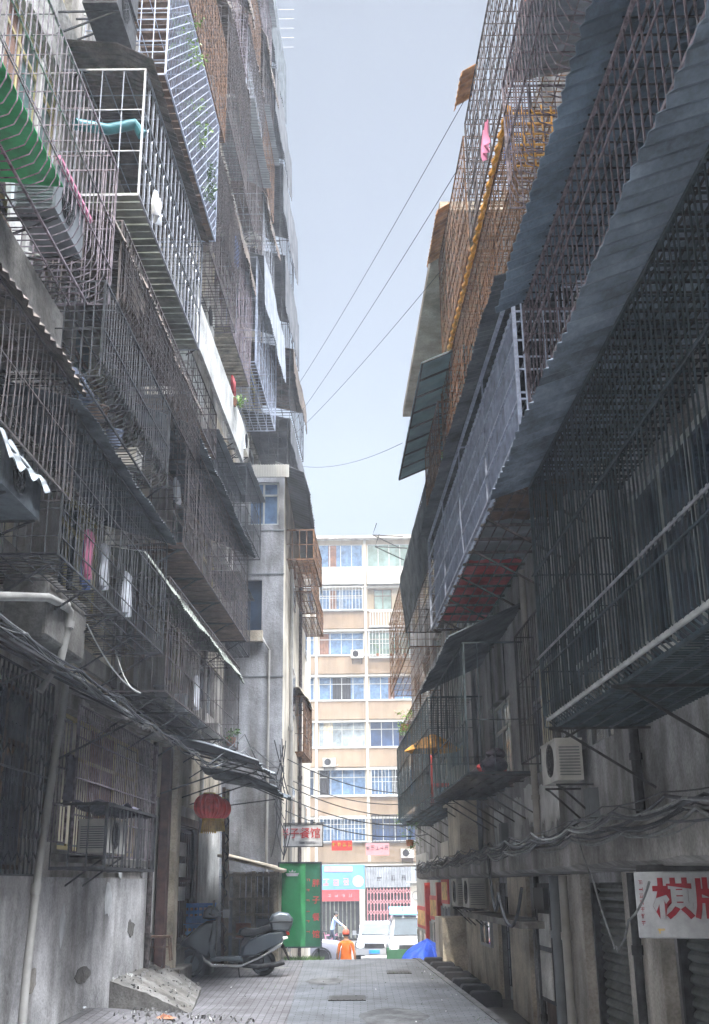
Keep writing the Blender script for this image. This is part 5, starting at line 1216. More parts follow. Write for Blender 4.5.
# antennas
b = MB()
for k_ in range(5): b.bar((-2.4, 30.9, 27.2+.4*k_), (-1.9, 30.9, 27.2+.4*k_), .008)
tag(b.build('clothes_rack', 'steel'), 'short thin rods poking out into the sky at the top left', 'rack')
for i, (s, z) in enumerate(((26.0, 8.1), (25.0, 6.9+.6))):
    b = MB(FR); b.tube([(s, .85, z), (s, 1.6, z+.05), (s, 1.5, z+.35)], .014, 4); b.tube([(s+1, .85, z), (s, 1.6, z+.05)], .012, 4); tag(b.build('drying_bracket', 'iron_dark'), ['upper', 'lower'][i]+' bare drying bracket poking into the sky by the black tarp', 'bracket')
# balcony on tower flank
tb = cage('L', 30.2, 32.8, 3.4, 4.9, 1.35, 'rusty arched balcony cage on the flank of the side block', 'iron_rust', .14, .012, off0=.0, floor='slats', roof=([(.9, 5.2), (1.25, 5.15), (1.42, 4.9)], 0), roof_m='wood_grey', group='cages on the side block')
tag(tb, None, None)
for i in range(3):
    s0 = 26.0+i*3.1
    cage('L', s0, s0+2.6, 7.55-.0, 8.3, 1.95 if i == 0 else 1.75-.1*i, ['nearest', 'middle', 'farthest'][i]+' rusty rack under the roof edge on the flank of the side block', 'iron_rust', .14, .012, off0=1.25-.12*i, floor='slats', top=False, rails=(.5,), group='cages on the side block')
b = sheet(lambda s, o, z: (o, s, z), [(-1.9, 9.75), (-1.2, 9.45), (-1.05, 8.9)], 25.0, 35.0, .2, .012, .01, wob=.01); tag(b.build('roof_sheet', 'sheet_grey'), 'grey corrugated eave along the flank of the side block', 'eave')

# small things on the far block
SIDE['F'] = TF
for i, (x, z, lab) in enumerate(((-.35, 15.9-1.9, 'air conditioner on the far cream block, fifth floor left'), (3.1, 10.3-.9, 'air conditioner on the far cream block, third floor right'), (-2.2, 7.1, 'air conditioner on the far cream block, second floor left'), (2.6, 1.55, 'air conditioner above the ribbed shop sign of the far block'))):
    ac_unit('F', x, .2, z, lab, .8, .55, .35, group='air conditioners on the far block')
for i, (x0, x1, z0, z1, lab) in enumerate(((-2.4, .45, 17.3, 18.85, 'pale window cage on the far block, second row from its top'), (.85, 3.7, 14.1, 15.9, 'pale glazed cage with plants on the far block, third row'), (-2.4, .45, 2.6, 4.1, 'pale window cage on the far block, lowest left window'), (.85, 3.7, 2.55, 4.15, 'dark window cage on the far block, lowest right window'), (.85, 3.7, 5.3, 7.05, 'pale window cage on the far block, right window in the sixth row'))):
    cage('F', x0, x1, z0, z1, .42, lab, 'iron_dark' if i == 3 else 'window_white', .22, .018, rails=(.5,), floor='slats', top=False, group='window cages on the far block')
for i, x in enumerate((1.4, 2.3, 3.2)): plant(TF, x, .3, 14.2, .4, .6, ['left', 'middle', 'right'][i]+' leafy plant in the glazed cage of the far block', 'leaf_bright', 120, 0)
# flaked plaster on the left ground floor wall and a few pipes and boxes
rr = random.Random(77)
for i, (s, z, w, h) in enumerate(((15.6, -.15, .5, .55), (13.6, -.4, .22, .6), (17.0, -.55, .5, .3), (12.6, -.9, .5, .3), (14.6, -1.0, .8, .22), (16.2, .2, .2, .2), (10.9, -.3, .7, .4), (17.9, .9, .2, .8))):
    b = MB(FL); K = 16; pl = [(s+w/2*math.cos(a)*rr.uniform(.6, 1), z+h/2*math.sin(a)*rr.uniform(.55, 1)) for a in [2*math.pi*k/K for k in range(K)]]
    b.prism(pl, .036, .042, axis=1); b.build('plaster_patch', 'patch_white' if i in (0, 1, 5) else 'wall_grey' if i % 2 else 'concrete_old', lb)
b = MB(FL); b.box(13.1, 17.7, .004, .07, .30, .385); b.build('window_sill', 'concrete_old', lb)
for i, (T_, s, z0, z1, m_, lab) in enumerate(((FL, 17.95, -1.2, 2.2, 'iron_brown', 'thin rusty conduit at the corner of the left wall'), (FL, 10.4, 2.3, 9.0, 'pvc', 'white soil pipe rising behind the cages at the left'), (FL, 15.28, 2.2, 12.0, 'pvc', 'grey soil pipe rising between the laundry cage and the pointed-roof cage'), (FL, 22.2, 1.0, 13.0, 'pvc', 'white soil pipe rising close to the grey tower'),
        (FR, 10.25, .55, 4.1, 'iron_dark', 'dark pipe at the far end of the huge green cage'), (FR, 15.15, .55, 4.2, 'pvc', 'grey pipe between shallow grille and bundle cage'), (FR, 20.5, .5, 4.2, 'sheet_grey', 'grey pipe between the bundle cage and the cage at the bend'))):
    b = MB(T_); b.tube([(s, .07, z0), (s, .07, (z0+z1)/2), (s, .07, z1)], .045, 8)
    for k_ in range(int(z1-z0)): b.tube([(s, .07, z0+.5+k_), (s, .07, z0+.56+k_)], .06, 8)
    tag(b.build('drain_pipe', m_, smooth=True), lab, 'pipe')
for i, (s, z, lab) in enumerate(((12.0, .95, 'small grey electric box on the right wall, nearer'), (17.9, 1.0-.1, 'small grey electric box on the right wall, farther'))):
    b = MB(FR); b.box(s, s+.25, .003, .1, z-.3, z); b.box(s+.02, s+.23, .1, .108, z-.28, z-.02); tag(b.build('electric_box', 'sheet_grey'), lab, 'electric box')
# ground details
mat('cover_iron', (.06, .058, .055), scale=20, var=.4, rough=.6, metal=.4)
for i, (x, y, lab) in enumerate(((-.2, 18.2, 'square iron drain cover in the middle of the alley'), (.7, 21.6, 'smaller iron drain cover near the kerb'))):
    b = MB(); w = .28-.06*i; z = G(x, y); 
    def pz(xx, yy, dz): return (xx, yy, G(xx, yy)+dz)
    i_ = [b.p(pz(x+a, y+c, d)) for d in (.004, .012) for a, c in ((-w, -w), (w, -w), (w, w), (-w, w))]
    for f in ((0, 1, 2, 3), (4, 5, 6, 7), (0, 1, 5, 4), (1, 2, 6, 5), (2, 3, 7, 6), (3, 0, 4, 7)): b.face(*[i_[t_] for t_ in f])
    for k_ in range(6): a = -w+.05+k_*(2*w-.1)/5; b.tube([pz(x+a, y-w+.03, .015), pz(x+a, y+w-.03, .015)], .006, 4)
    tag(b.build('drain_cover', 'cover_iron'), lab, 'drain cover')
for i, (x, y, w, l, m_) in enumerate(((.45, 16.3, .5, .9, 'kerb_stone'), (-.6, 20.4, .35, .6, 'kerb_stone'), (-1.9, 22.6, .6, .35, 'concrete_old'))):
    b = MB(); K = 18; rr2 = random.Random(i); P_ = [(x+w*math.cos(2*math.pi*k/K)*rr2.uniform(.8, 1), y+l*math.sin(2*math.pi*k/K)*rr2.uniform(.8, 1)) for k in range(K)]
    b.face(*[b.p((a, c, G(a, c)+.006)) for a, c in P_]); struct('paving_patch', b, m_)
b = MB(); rr = random.Random(90)
for i in range(150):
    x, y = rr.uniform(-2.2, 1.6), rr.uniform(13, 24); z = G(x, y)+.01; q = rr.uniform(.008, .025); a = rr.uniform(0, 6); b.m = rr.randrange(3)
    if rr.random() < .5: x = kerb_x(y)-.15-abs(rr.gauss(0, .12)); z = G(x, y)+.01
    b.face(*[b.p((x+q*math.cos(a+t_)*k_, y+q*math.sin(a+t_), z+.01*(t_ > 2))) for t_, k_ in ((0, 1), (1.2, .6), (3.1, 1), (4.5, .5))])
tag(b.build('litter', ['rubble', 'leaf', 'wall_white']), 'dry leaves and scraps scattered on the paving', 'litter', kind='stuff')
HAZE = 0.0012
EXPO = 0.33
SKY_FILL = 430  # brightness of the added overhead fill patch
# ------------------------------------------------------------------ scooter
SO = Vector((-1.72, 21.3, 0)); gz = -1.50
sc_root = thing('motor_scooter', (-2.3, 21.3, gz), 'dark grey motor scooter with a top box, parked facing left beside the concrete steps', 'scooter')
ang = R(6)
def TSC(u, w, h):
    # u forward (towards -X), w to the photographer's side (-Y), h up
    x, y = -u, -w; c, s = math.cos(ang), math.sin(ang)
    return (SO.x+x*c-y*s, SO.y+x*s+y*c, gz+h)
def wheel(u, turn, r, name='wheel'):
    b = MB(lambda a, b_, c: TSC(u+a*math.cos(turn)-b_*math.sin(turn), a*math.sin(turn)+b_*math.cos(turn), r+c))
    pr = [(r*.62, -.04), (r*.86, -.055), (r*.97, -.04), (r, 0), (r*.97, .04), (r*.86, .055), (r*.62, .04)]
    b.lathe(pr, (0, 0, 0), 28, 'y'); w_ = b.build('wheel', 'rubber', sc_root, smooth=True)
    b = MB(b.T); b.lathe([(r*.25, -.05), (r*.6, -.045), (r*.62, -.03), (r*.62, .03), (r*.6, .045), (r*.25, .05)], (0, 0, 0), 20, 'y'); b.build('rim', 'scooter_light', w_, smooth=True)
wheel(1.28, R(12), .225); wheel(0, 0, .22)
def part(name, poly, w, m, ins=(.8, .03), smooth=True):
    b = MB(lambda u, ww, h: TSC(u, ww, h)); b.prism(poly, -w, w, axis=1, inset=ins); o = b.build(name, m, sc_root)
    md = o.modifiers.new('b', 'BEVEL'); md.width = .014; md.segments = 3; md.limit_method = 'ANGLE'; md.angle_limit = R(25)
    if smooth: o.data.polygons.foreach_set('use_smooth', [True]*len(o.data.polygons))
    return o
part('front_fairing', [(1.50, .50), (1.46, .60), (1.30, .74), (1.14, .86), (1.02, .93), (.86, .95), (.90, .80), (.95, .62), (.93, .45), (.97, .32), (1.06, .33), (1.2, .42), (1.34, .50)], .19, 'scooter_grey', (.84, .06))
part('leg_shield', [(.90, .93), (.84, .93), (.86, .70), (.88, .45), (.84, .33), (.93, .31), (.97, .45)], .21, 'scooter_light', (.97, .015))
part('front_mudguard', [(1.52, .30), (1.46, .42), (1.33, .475), (1.18, .46), (1.08, .38), (1.12, .36), (1.22, .42), (1.34, .43), (1.42, .38), (1.46, .28)], .07, 'scooter_grey', (.96, .02))
part('head_cowl', [(1.10, .98), (1.08, 1.10), (1.00, 1.19), (.90, 1.19), (.78, 1.08), (.76, 1.00), (.88, .96), (1.0, .955)], .13, 'scooter_light', (.7, .05))
part('footboard', [(.95, .26), (.95, .32), (.40, .34), (.36, .26)], .17, 'scooter_light', (.97, .02))
part('lower_fairing', [(1.10, .40), (1.02, .30), (.90, .22), (.40, .20), (.0, .36), (-.25, .52), (-.34, .56), (-.30, .48), (.1, .28), (.42, .15), (.92, .17), (1.06, .26)], .19, 'chrome', (.985, .01))
part('rear_body', [(.44, .32), (.40, .48), (.28, .60), (.10, .67), (-.12, .74), (-.38, .76), (-.42, .66), (-.30, .53), (.0, .40), (.2, .32)], .17, 'scooter_grey', (.84, .06))
part('engine_cover', [(.42, .34), (.40, .6), (.34, .66), (.05, .66), (.1, .4), (.3, .3)], .13, 'black_plastic', (.9, .03))
part('seat', [(.46, .70), (.44, .78), (.34, .81), (.20, .79), (.10, .80), (-.08, .86), (-.22, .87), (-.24, .78), (-.05, .73), (.15, .67), (.34, .65)], .15, 'seat_black', (.88, .05))
tb_ = part('top_box', [(-.12, .74), (-.09, .92), (-.14, 1.02), (-.26, 1.07), (-.44, 1.04), (-.52, .95), (-.50, .84), (-.46, .74)], .20, 'scooter_light', (.82, .07))
b = MB(TSC); b.tube([(-.10, .205, .90), (-.3, .215, .91), (-.5, .205, .90)], .012, 5); b.build('box_seam', 'black_plastic', tb_)
part('tail_light', [(-.40, .68), (-.46, .67), (-.45, .73), (-.39, .74)], .10, 'tail_red', (.95, .01)); part('indicator', [(-.34, .60), (-.43, .62), (-.41, .66), (-.33, .65)], .19, 'lens', (.95, .01))
part('rear_mudguard', [(-.28, .56), (-.36, .52), (-.47, .26), (-.44, .25), (-.33, .46), (-.26, .5)], .06, 'iron_dark', (.98, .01))
part('number_plate', [(-.42, .46), (-.50, .30), (-.51, .30), (-.43, .46)], .1, 'sign_white', (1, .004), False)
b = MB(TSC); b.tube([(.93, -.34, 1.04), (.96, -.2, 1.06), (1.0, 0, 1.04), (.96, .2, 1.06), (.93, .34, 1.04)], .014, 8); hb = b.build('handlebar', 'black_plastic', sc_root, smooth=True)
for sgn in (-1, 1):
    b = MB(TSC); b.tube([(.93, sgn*.24, 1.045), (.90, sgn*.37, 1.035)], .021, 10); b.build('grip', 'rubber', hb, smooth=True)
    b = MB(TSC); b.tube([(.95, sgn*.2, 1.06), (.93, sgn*.27, 1.15), (.9, sgn*.33, 1.20)], .007, 6); b.lathe([(.01, 0), (.06, .003), (.065, .015), (.05, .03), (.01, .035)], (.89, sgn*.34, 1.2), 14, 'x', 1.0, 1.3); mo = b.build('mirror', 'black_plastic', sc_root, smooth=True)
b = MB(TSC); b.box(.62, .74, .12, .13, .98, 1.12); b.tube([(.9, .12, 1.06), (.68, .125, 1.1)], .006, 4); b.build('hanging_card', 'sign_white', sc_root)
b = MB(TSC); b.tube([(1.0, .0, .9), (1.15, .0, .6), (1.28, .06, .24)], .022, 8); b.tube([(1.15, .0, .6), (1.28, -.06, .24)], .02, 8); b.build('fork', 'iron_dark', sc_root)
b = MB(TSC); b.tube([(.45, .12, .2), (.1, .15, .16), (-.25, .17, .2), (-.36, .17, .24)], .035, 10, r2=.05); b.build('exhaust', 'iron_dark', sc_root, smooth=True)
b = MB(TSC); b.box(.08, .36, -.1, .1, .14, .34); b.lathe([(.11, -.1), (.13, -.06), (.13, .06), (.11, .1)], (.12, 0, .24), 16, 'y'); b.build('engine', 'iron_dark', sc_root)
b = MB(TSC); b.tube([(.42, -.2, .0), (.45, -.1, .2), (.45, .1, .2), (.42, .2, .0)], .012, 6); b.build('stand', 'iron_dark', sc_root)
b = MB(TSC); b.lathe([(.01, 0), (.055, .0), (.06, -.03), (.02, -.04)], (1.46, 0, .62), 14, 'x', 1, 1.5); b.build('headlight', 'lens', sc_root, smooth=True)

# ------------------------------------------------------------------ people
def skin_body(name, J, E_, mats_fn, mats, parent):
    me = bpy.data.meshes.new(name); me.from_pydata([j[0] for j in J], E_, []); o = bpy.data.objects.new('tmp', me); C.objects.link(o)
    sk = o.modifiers.new('s', 'SKIN'); 
    if not me.skin_vertices: me.skin_vertices.new()
    for i, j in enumerate(J):
        r_ = j[1]; me.skin_vertices[0].data[i].radius = r_ if isinstance(r_, tuple) else (r_, r_)
    me.skin_vertices[0].data[0].use_root = True
    sk.use_smooth_shade = True; sb = o.modifiers.new('u', 'SUBSURF'); sb.levels = 2; sb.render_levels = 2
    dg = bpy.context.evaluated_depsgraph_get(); dg.update(); m2 = bpy.data.meshes.new_from_object(o.evaluated_get(dg)); bpy.data.objects.remove(o)
    m2.materials.clear()
    for m in mats: m2.materials.append(M[m])
    for p_ in m2.polygons: p_.material_index = mats_fn(p_.center); p_.use_smooth = True
    ob = bpy.data.objects.new(name, m2); C.objects.link(ob); ob.parent = parent; return ob
def person(loc, yaw, label, shirt, arms, legs, lean=0, head_m='hair', cap=None, sleeve=.30):
    root = thing('person', loc, label, 'person'); root.rotation_euler = (0, 0, yaw)
    # local frame: facing -Y, x to the figure's left
    L_ = lean
    def tr(y, z): return y-(z-.92)*math.tan(L_) if z > .92 else y
    J = []; E_ = []
    def add(x, y, z, r_, par=None, ab=False):
        J.append(((x, (y if ab else tr(y, z)), z), r_)); i = len(J)-1
        if par is not None: E_.append((par, i))
        return i
    pel = add(0, 0, .95, (.165, .115)); wa = add(0, 0, 1.08, (.15, .105), pel); ch = add(0, 0, 1.28, (.175, .12), wa); nb = add(0, .01, 1.43, (.10, .08), ch); nk = add(0, 0, 1.50, .055, nb)
    h1 = add(0, -.01, 1.56, (.065, .075), nk); h2 = add(0, -.015, 1.63, (.075, .095), h1); h3 = add(0, -.005, 1.70, (.062, .08), h2)
    for sg in (-1, 1):
        sh_ = add(sg*.17, 0, 1.40, .062, nb); el, wr = arms[0 if sg < 0 else 1]
        e_ = add(el[0], el[1], el[2], .043, sh_, True); w_ = add(wr[0], wr[1], wr[2], .028, e_, True)
        d = (Vector(wr)-Vector(el)).normalized(); pm = Vector(wr)+d*.07; p_ = add(*pm, (.035, .018), w_, True)
        side_ = d.cross(Vector((0, 1, 0))); side_ = side_.normalized() if side_.length > .1 else Vector((1, 0, 0))
        for k_, ln in enumerate((.07, .08, .075, .06)):
            b0 = pm+side_*(.012*(k_-1.5)*1.6); f1 = add(*(b0+d*.035), .009, p_, True); f2 = add(*(b0+d*(.035+ln*.55)+Vector((0, -.01, 0))), .008, f1, True)
        t0 = Vector(wr)+d*.03-side_*.03; t1 = add(*(t0), .010, w_, True); add(*(t0+d*.04-side_*.01), .008, t1, True)
        hp = add(sg*.095, 0, .88, .09, pel); kn, an = legs[0 if sg < 0 else 1]
        k_ = add(kn[0], kn[1], kn[2], .062, hp, True); a_2 = add(an[0], an[1], an[2], .04, k_, True)
        hl = add(an[0], an[1]-.05, an[2]-.035, .038, a_2, True); add(an[0], an[1]-.17, an[2]-.045, .03, hl, True)
    sk_z = 1.46
    def mf(c):
        if c.z > sk_z+.02 and abs(c.x) < .12: return 0
        if abs(c.x) > sleeve or (c.z < 1.3 and (Vector((c.x, c.y, c.z))-Vector(arms[0][1])).length < .16) or ((Vector((c.x, c.y, c.z))-Vector(arms[1][1])).length < .16): return 0
        if c.z > .93: return 1
        if c.z < .1: return 3
        return 2
    skin_body('body', J, E_, mf, ['skin', shirt, 'trousers', 'rubber'], root)
    hy = tr(-.01, 1.63)
    def loc_lathe(prof, c, n, m, name, sx=1, sy=1):
        b = MB(); b.lathe(prof, c, n, 'z', sx, sy)
        me = bpy.data.meshes.new(name); me.from_pydata(b.v, [], b.f); me.materials.append(M[m])
        for p_ in me.polygons: p_.use_smooth = True
        o = bpy.data.objects.new(name, me); C.objects.link(o); o.parent = root; return o
    loc_lathe([(.092, -.02), (.097, .03), (.085, .09), (.05, .125), (.01, .135)], (0, hy+.015, 1.62), 18, 'hair', 'hair', .9, 1.08)
    if cap:
        loc_lathe([(.103, -.0), (.106, .04), (.092, .1), (.055, .135), (.01, .145)], (0, hy+.01, 1.635), 18, cap, 'cap', .92, 1.08); loc_lathe([(.07, 0), (.075, .008), (.01, .01)], (0, hy-.12, 1.64), 14, cap, 'cap_brim', 1, 1)
    loc_lathe([(.004, -.02), (.013, -.012), (.009, .012), (.003, .03)], (0, hy-.105, 1.61), 8, 'skin', 'nose'); loc_lathe([(.02, 0), (.02, .006)], (0, hy-.092, 1.575), 8, 'cap_red', 'mouth', 1, .3)
    for sg in (-1, 1):
        loc_lathe([(.005, -.008), (.010, 0), (.005, .008)], (sg*.03, hy-.092, 1.64), 8, 'black_plastic', 'eye'); loc_lathe([(.006, -.03), (.012, 0), (.006, .03)], (sg*.083, hy+.01, 1.61), 8, 'skin', 'ear', .6, 1.4)
    return root
STAND = (((-.1, -.02, .49), (-.1, .03, .085)), ((.1, .04, .49), (.1, .14, .085)))
person((-.38, 33.0, -3.0+.08), R(180), 'person in an orange shirt and reddish cap seen from behind, walking down past the crest', 'orange_shirt',
       (((-.235, .03, 1.14), (-.25, -.05, .90)), ((.235, .03, 1.14), (.24, -.06, .90))), STAND, cap='cap_red', sleeve=.222)
person((-1.35, 58.0, -2.95), R(90), 'person in a light blue shirt leaning forward by the blue-signed shop', 'blue_shirt',
       (((-.2, -.42, 1.18), (-.14, -.62, 1.0)), ((.2, -.40, 1.2), (.14, -.62, 1.04))), (((-.1, -.12, .52), (-.1, -.02, .085)), ((.1, .1, .50), (.1, .34, .1))), lean=R(16), sleeve=.9)
# bicycle-like handcart the blue-shirted person pushes
bk = thing('bicycle', (-.9, 58, -3), 'pinkish bicycle pushed by the person in the blue shirt', 'bicycle')
for x in (-2.0, -.95):
    b = MB(); b.tube([(x+.3*math.cos(a*math.pi/12), 58.25, -2.68+.3*math.sin(a*math.pi/12)) for a in range(24)], .025, 5, closed=True)
    for a in range(8): b.bar((x, 58.25, -2.68), (x+.3*math.cos(a*math.pi/4), 58.25, -2.68+.3*math.sin(a*math.pi/4)), .005)
    b.build('wheel', 'rubber', bk)
b = MB(); b.tube([(-2.0, 58.25, -2.68), (-1.6, 58.25, -2.7), (-1.1, 58.25, -2.2), (-.95, 58.25, -2.68)], .025, 6); b.tube([(-1.6, 58.25, -2.7), (-1.75, 58.25, -2.15)], .022, 6); b.tube([(-1.72, 58.25, -2.3), (-1.08, 58.25, -2.3)], .022, 6); b.build('frame', 'pink_cloth', bk)
b = MB(); b.box(-1.9, -1.62, 58.18, 58.32, -2.15, -2.08); b.build('saddle', 'black_plastic', bk); b = MB(); b.tube([(-1.1, 58.25, -2.2), (-1.12, 58.25, -1.98), (-1.2, 58.0, -1.95)], .015, 5); b.tube([(-1.12, 58.25, -1.98), (-1.2, 58.5, -1.95)], .015, 5); b.build('handlebar', 'chrome', bk)
b = MB(); b.prism([(-1.0, -2.2), (-.66, -2.2), (-.62, -1.9), (-1.04, -1.9)], 58.1, 58.4); b.build('basket', 'sheet_olive', bk)

# ------------------------------------------------------------------ vehicles (front views at the lower street)
def loft(sections, m, name, parent, T=None, smooth=True, mats=None):
    b = MB(T); ids = [[b.p(q) for q in s] for s in sections]; n = len(sections[0])
    for A, B in zip(ids, ids[1:]):
        for j in range(n): b.face(A[j], A[(j+1) % n], B[(j+1) % n], B[j])
    b.face(*ids[0][::-1]); b.face(*ids[-1]); o = b.build(name, m, parent)
    if smooth: md = o.modifiers.new('b', 'BEVEL'); md.width = .05; md.segments = 3; md.limit_method = 'ANGLE'; md.angle_limit = R(20); o.data.polygons.foreach_set('use_smooth', [True]*len(o.data.polygons))
    return o
def vehicle(loc, yaw, label, cat, name, w, L, H, hood, hoodz, m, grp, rake=.45, rear=.3):
    """front at local y=0 looking -Y, body runs to +Y"""
    root = thing(name, loc, label, cat, grp); c, s = math.cos(yaw), math.sin(yaw)
    T = lambda x, y, z: (loc[0]+x*c-y*s, loc[1]+x*s+y*c, loc[2]+z)
    def sec(y, z0, z1, hw, ht): return [(-hw, y, z0), (-hw, y, z0+(z1-z0)*.55), (-ht, y, z1), (ht, y, z1), (hw, y, z0+(z1-z0)*.55), (hw, y, z0)]
    hw = w/2
    loft([sec(0, .28, hoodz-.14, hw*.9, hw*.78), sec(.12, .22, hoodz-.05, hw*.98, hw*.86), sec(hood, .2, hoodz+.04, hw, hw*.92), sec(L-.4, .2, hoodz+.05, hw, hw*.92), sec(L-.05, .25, hoodz+.02, hw*.95, hw*.85)], m, 'body', root, T)
    loft([sec(hood-.05, hoodz, hoodz+.06, hw*.9, hw*.86), sec(hood+rake, hoodz, H-.04, hw*.9, hw*.72), sec(hood+rake+.35, hoodz, H, hw*.9, hw*.72), sec(L-rear-.5, hoodz, H-.02, hw*.9, hw*.7), sec(L-.1, hoodz, hoodz+.1, hw*.88, hw*.8)], m, 'cabin', root, T)
    # windscreen proud of the raked cabin front
    def pt(u, t, k_): # u -1..1 across, t 0..1 up the rake
        y = hood-.05+(rake+.05)*t; z = hoodz+.06+(H-.04-hoodz-.06)*t; half = hw*(.86+(.72-.86)*t); return (u*half, y-.02*k_-.015, z+.02*k_)
    b = MB(T); q = [b.p(pt(u, t, k_)) for k_ in (0, 1) for u, t in ((-.9, .1), (.9, .1), (.88, .9), (-.88, .9))]
    b.face(*q[:4]); b.face(*q[4:]); [b.face(q[i], q[(i+1) % 4], q[4+(i+1) % 4], q[4+i]) for i in range(4)]; b.build('windscreen', 'windscreen_glass', root)
    for sg in (-1, 1):
        b = MB(T); b.prism([(hood+rake*.6, hoodz+.1), (hood+rake+.15, H-.14), (L-rear-.7, H-.14), (L-.5, hoodz+.12)], sg*hw*.865, sg*hw*.885, axis=0); b.build('side_window', 'glass_dark', root)
        b = MB(T); b.lathe([(.02, 0), (.13, .01), (.15, .05), (.12, .09)], (sg*hw*.72, -.04, hoodz-.28), 14, 'y', 1.25, .8); b.build('headlight', 'lens', root)
        b = MB(T); b.box(sg*hw*1.02-.0, sg*hw*1.02+sg*.16, hood+.1, hood+.18, hoodz+.1, hoodz+.28); b.bar((sg*hw*.9, hood+.2, hoodz+.1), (sg*hw*1.05, hood+.15, hoodz+.15), .02); b.build('mirror', m, root)
        for y in (.75, L-.8):
            b = MB(T); b.lathe([(.2, -.1), (.31, -.1), (.33, 0), (.31, .1), (.2, .1)], (sg*(hw-.09), y, .33), 20, 'x'); wh = b.build('wheel', 'rubber', root)
            b = MB(T); b.lathe([(.05, -.08), (.2, -.095), (.2, .095), (.05, .08)], (sg*(hw-.09), y, .33), 16, 'x'); b.build('rim', 'steel', wh)
            b = MB(T); b.tube([(sg*(hw+.004), y+.38*math.cos(a*math.pi/10), .33+.38*math.sin(a*math.pi/10)) for a in range(11)], .035, 5); b.build('wheel_arch', 'black_plastic', root)
    b = MB(T); b.box(-hw*.5, hw*.5, -.06, .02, hoodz-.38, hoodz-.2)
    b.build('grille', 'black_plastic', root)
    b = MB(T); b.box(-hw*.95, hw*.95, -.12, .0, .25, .48); b.build('bumper', m, root)
    b = MB(T); b.box(-.22, .22, -.14, -.121, .3, .44); b.build('number_plate', 'blue_plastic', root)
    return root, T
van, TV = vehicle((1.92, 46, -3.0), R(0), 'white minivan parked facing the alley with a blue board on its roof', 'van', 'parked_van', 1.6, 3.9, 1.86, .35, 1.0, 'car_white', None, .4, .1)
b = MB(TV); b.prism([(.2, 1.0), (.3, 1.02)], 0, 1) if False else None
root = thing('roof_board', (1.75, 47, -1.1), 'pale blue folded board lying on the roof of the white minivan', 'board')
for x0, x1 in ((1.2, 1.72), (1.74, 2.3)):
    b = MB(); i_ = [b.p(q) for q in ((x0, 46.6, -1.12), (x1, 46.6, -1.12), (x1, 48.0, -.86), (x0, 48.0, -.86), (x0, 46.6, -1.09), (x1, 46.6, -1.09), (x1, 48.0, -.83), (x0, 48.0, -.83))]
    for f in ((0, 1, 2, 3), (4, 5, 6, 7), (0, 1, 5, 4), (1, 2, 6, 5), (2, 3, 7, 6), (3, 0, 4, 7)): b.face(*[i_[t_] for t_ in f])
    b.build('panel', 'sign_blue', root)
vehicle((.62, 50, -3.0), R(-4), 'white car parked close beside the minivan, partly hidden by it', 'car', 'parked_car', 1.65, 4.2, 1.5, .95, .88, 'car_white', None, .65)
vehicle((-.75, 47.5, -3.0), R(90), 'silver car standing side-on behind the green board, only its front showing', 'car', 'parked_car', 1.7, 4.3, 1.45, 1.0, .95, 'car_silver', None, .65)
b = MB(); b.box(.95, 2.2, 40, 40.06, -3.05, -2.05); b.box(.9, .98, 39.97, 40.09, -3.05, -1.98); b.box(2.17, 2.25, 39.97, 40.09, -3.05, -1.98); tag(b.build('low_barrier', 'car_green'), 'low dark green barrier in front of the white minivan', 'barrier')
# ------------------------------------------------------------------ sky, sun, camera, air
wd = bpy.data.worlds.new('World'); sc.world = wd; wd.use_nodes = True; nt = wd.node_tree; bg = nt.nodes['Background']
sky = nt.nodes.new('ShaderNodeTexSky'); sky.sky_type = 'NISHITA'; sky.sun_disc = False
sd = Vector((-.075, -.8, .6)).normalized()
el = math.asin(sd.z); az = math.atan2(sd.x, sd.y)
sky.sun_elevation = el; sky.sun_rotation = az; sky.air_density = 1.3; sky.dust_density = 5.0; sky.ozone_density = 1.2
# a bright fill patch added in the unseen sky, nearly overhead; hazy greyish sky elsewhere
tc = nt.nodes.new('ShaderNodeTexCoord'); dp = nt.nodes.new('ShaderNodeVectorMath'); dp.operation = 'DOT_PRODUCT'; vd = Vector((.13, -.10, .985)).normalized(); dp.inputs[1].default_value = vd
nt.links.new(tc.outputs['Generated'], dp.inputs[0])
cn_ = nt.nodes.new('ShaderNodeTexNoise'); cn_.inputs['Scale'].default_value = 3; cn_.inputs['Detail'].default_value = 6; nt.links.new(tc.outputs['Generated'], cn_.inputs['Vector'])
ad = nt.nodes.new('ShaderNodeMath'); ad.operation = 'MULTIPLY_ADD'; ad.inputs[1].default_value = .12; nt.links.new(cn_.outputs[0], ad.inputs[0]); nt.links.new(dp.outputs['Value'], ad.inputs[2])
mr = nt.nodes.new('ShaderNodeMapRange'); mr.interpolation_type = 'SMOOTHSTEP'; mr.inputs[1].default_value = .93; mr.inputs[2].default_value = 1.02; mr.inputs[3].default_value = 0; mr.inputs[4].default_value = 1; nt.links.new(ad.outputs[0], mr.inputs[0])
hs = nt.nodes.new('ShaderNodeHueSaturation'); hs.inputs['Saturation'].default_value = 1.25; hs.inputs['Value'].default_value = .85; nt.links.new(sky.outputs[0], hs.inputs['Color'])
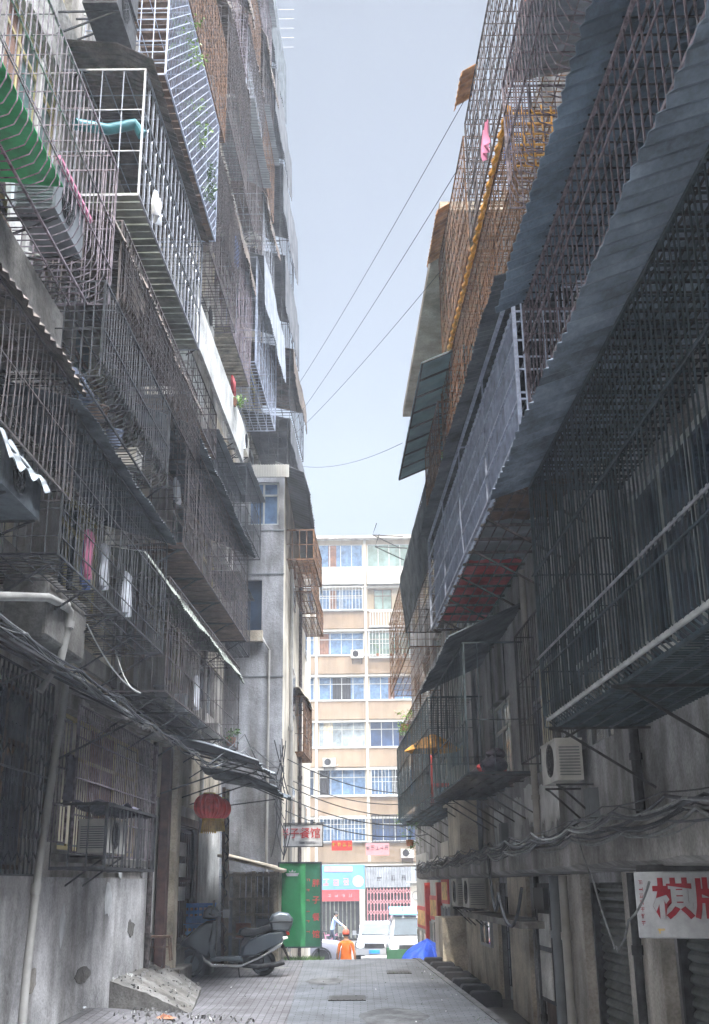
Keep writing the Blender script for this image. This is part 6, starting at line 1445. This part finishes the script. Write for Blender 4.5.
mv = nt.nodes.new('ShaderNodeMix'); mv.data_type = 'RGBA'; nt.links.new(mr.outputs[0], mv.inputs[0]); mg = nt.nodes.new('ShaderNodeMix'); mg.data_type = 'RGBA'; mg.inputs[0].default_value = .55; nt.links.new(hs.outputs[0], mg.inputs[6]); mg.inputs[7].default_value = (2.75, 2.78, 2.78, 1); nt.links.new(mg.outputs[2], mv.inputs[6]); mv.inputs[7].default_value = (SKY_FILL*.93, SKY_FILL*.975, SKY_FILL*1.05, 1)
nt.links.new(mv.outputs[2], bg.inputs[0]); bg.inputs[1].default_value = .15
sl = bpy.data.lights.new('sun', 'SUN'); sl.energy = 4.0; sl.angle = R(.6); sl.color = (1, .92, .8)
so = bpy.data.objects.new('sun', sl); C.objects.link(so); so.rotation_euler = sd.to_track_quat('Z', 'Y').to_euler(); so.location = (0, -10, 60)
cam = bpy.data.cameras.new('camera'); co = bpy.data.objects.new('camera', cam); C.objects.link(co); sc.camera = co
cam.sensor_fit = 'VERTICAL'; cam.sensor_height = 24; cam.lens = 1110/1024*24; cam.clip_end = 8000; cam.clip_start = .05
co.matrix_world = Matrix.Rotation(R(90+18.6), 4, 'X') @ Matrix.Rotation(R(-.7), 4, 'Z')
sc.view_settings.view_transform = 'Standard'; sc.view_settings.look = 'None'; sc.view_settings.gamma = 1; sc.view_settings.exposure = EXPO
if HAZE:
    b = MB(); b.box(-40, 40, -45, 120, -4.2, 45); m = bpy.data.materials.new('haze'); m.use_nodes = True; nt = m.node_tree
    nt.nodes.remove(nt.nodes['Principled BSDF']); v = nt.nodes.new('ShaderNodeVolumePrincipled'); v.inputs['Density'].default_value = HAZE; v.inputs['Color'].default_value = (.85, .9, 1, 1); v.inputs['Anisotropy'].default_value = .2
    nt.links.new(v.outputs[0], nt.nodes['Material Output'].inputs['Volume']); o = b.build('haze', m); o['kind'] = 'stuff'
sc.cycles.max_bounces = 8; sc.cycles.diffuse_bounces = 5; sc.cycles.volume_bounces = 1; sc.cycles.use_fast_gi = False
for o in bpy.data.objects:
    if '_o' in o: del o['_o']
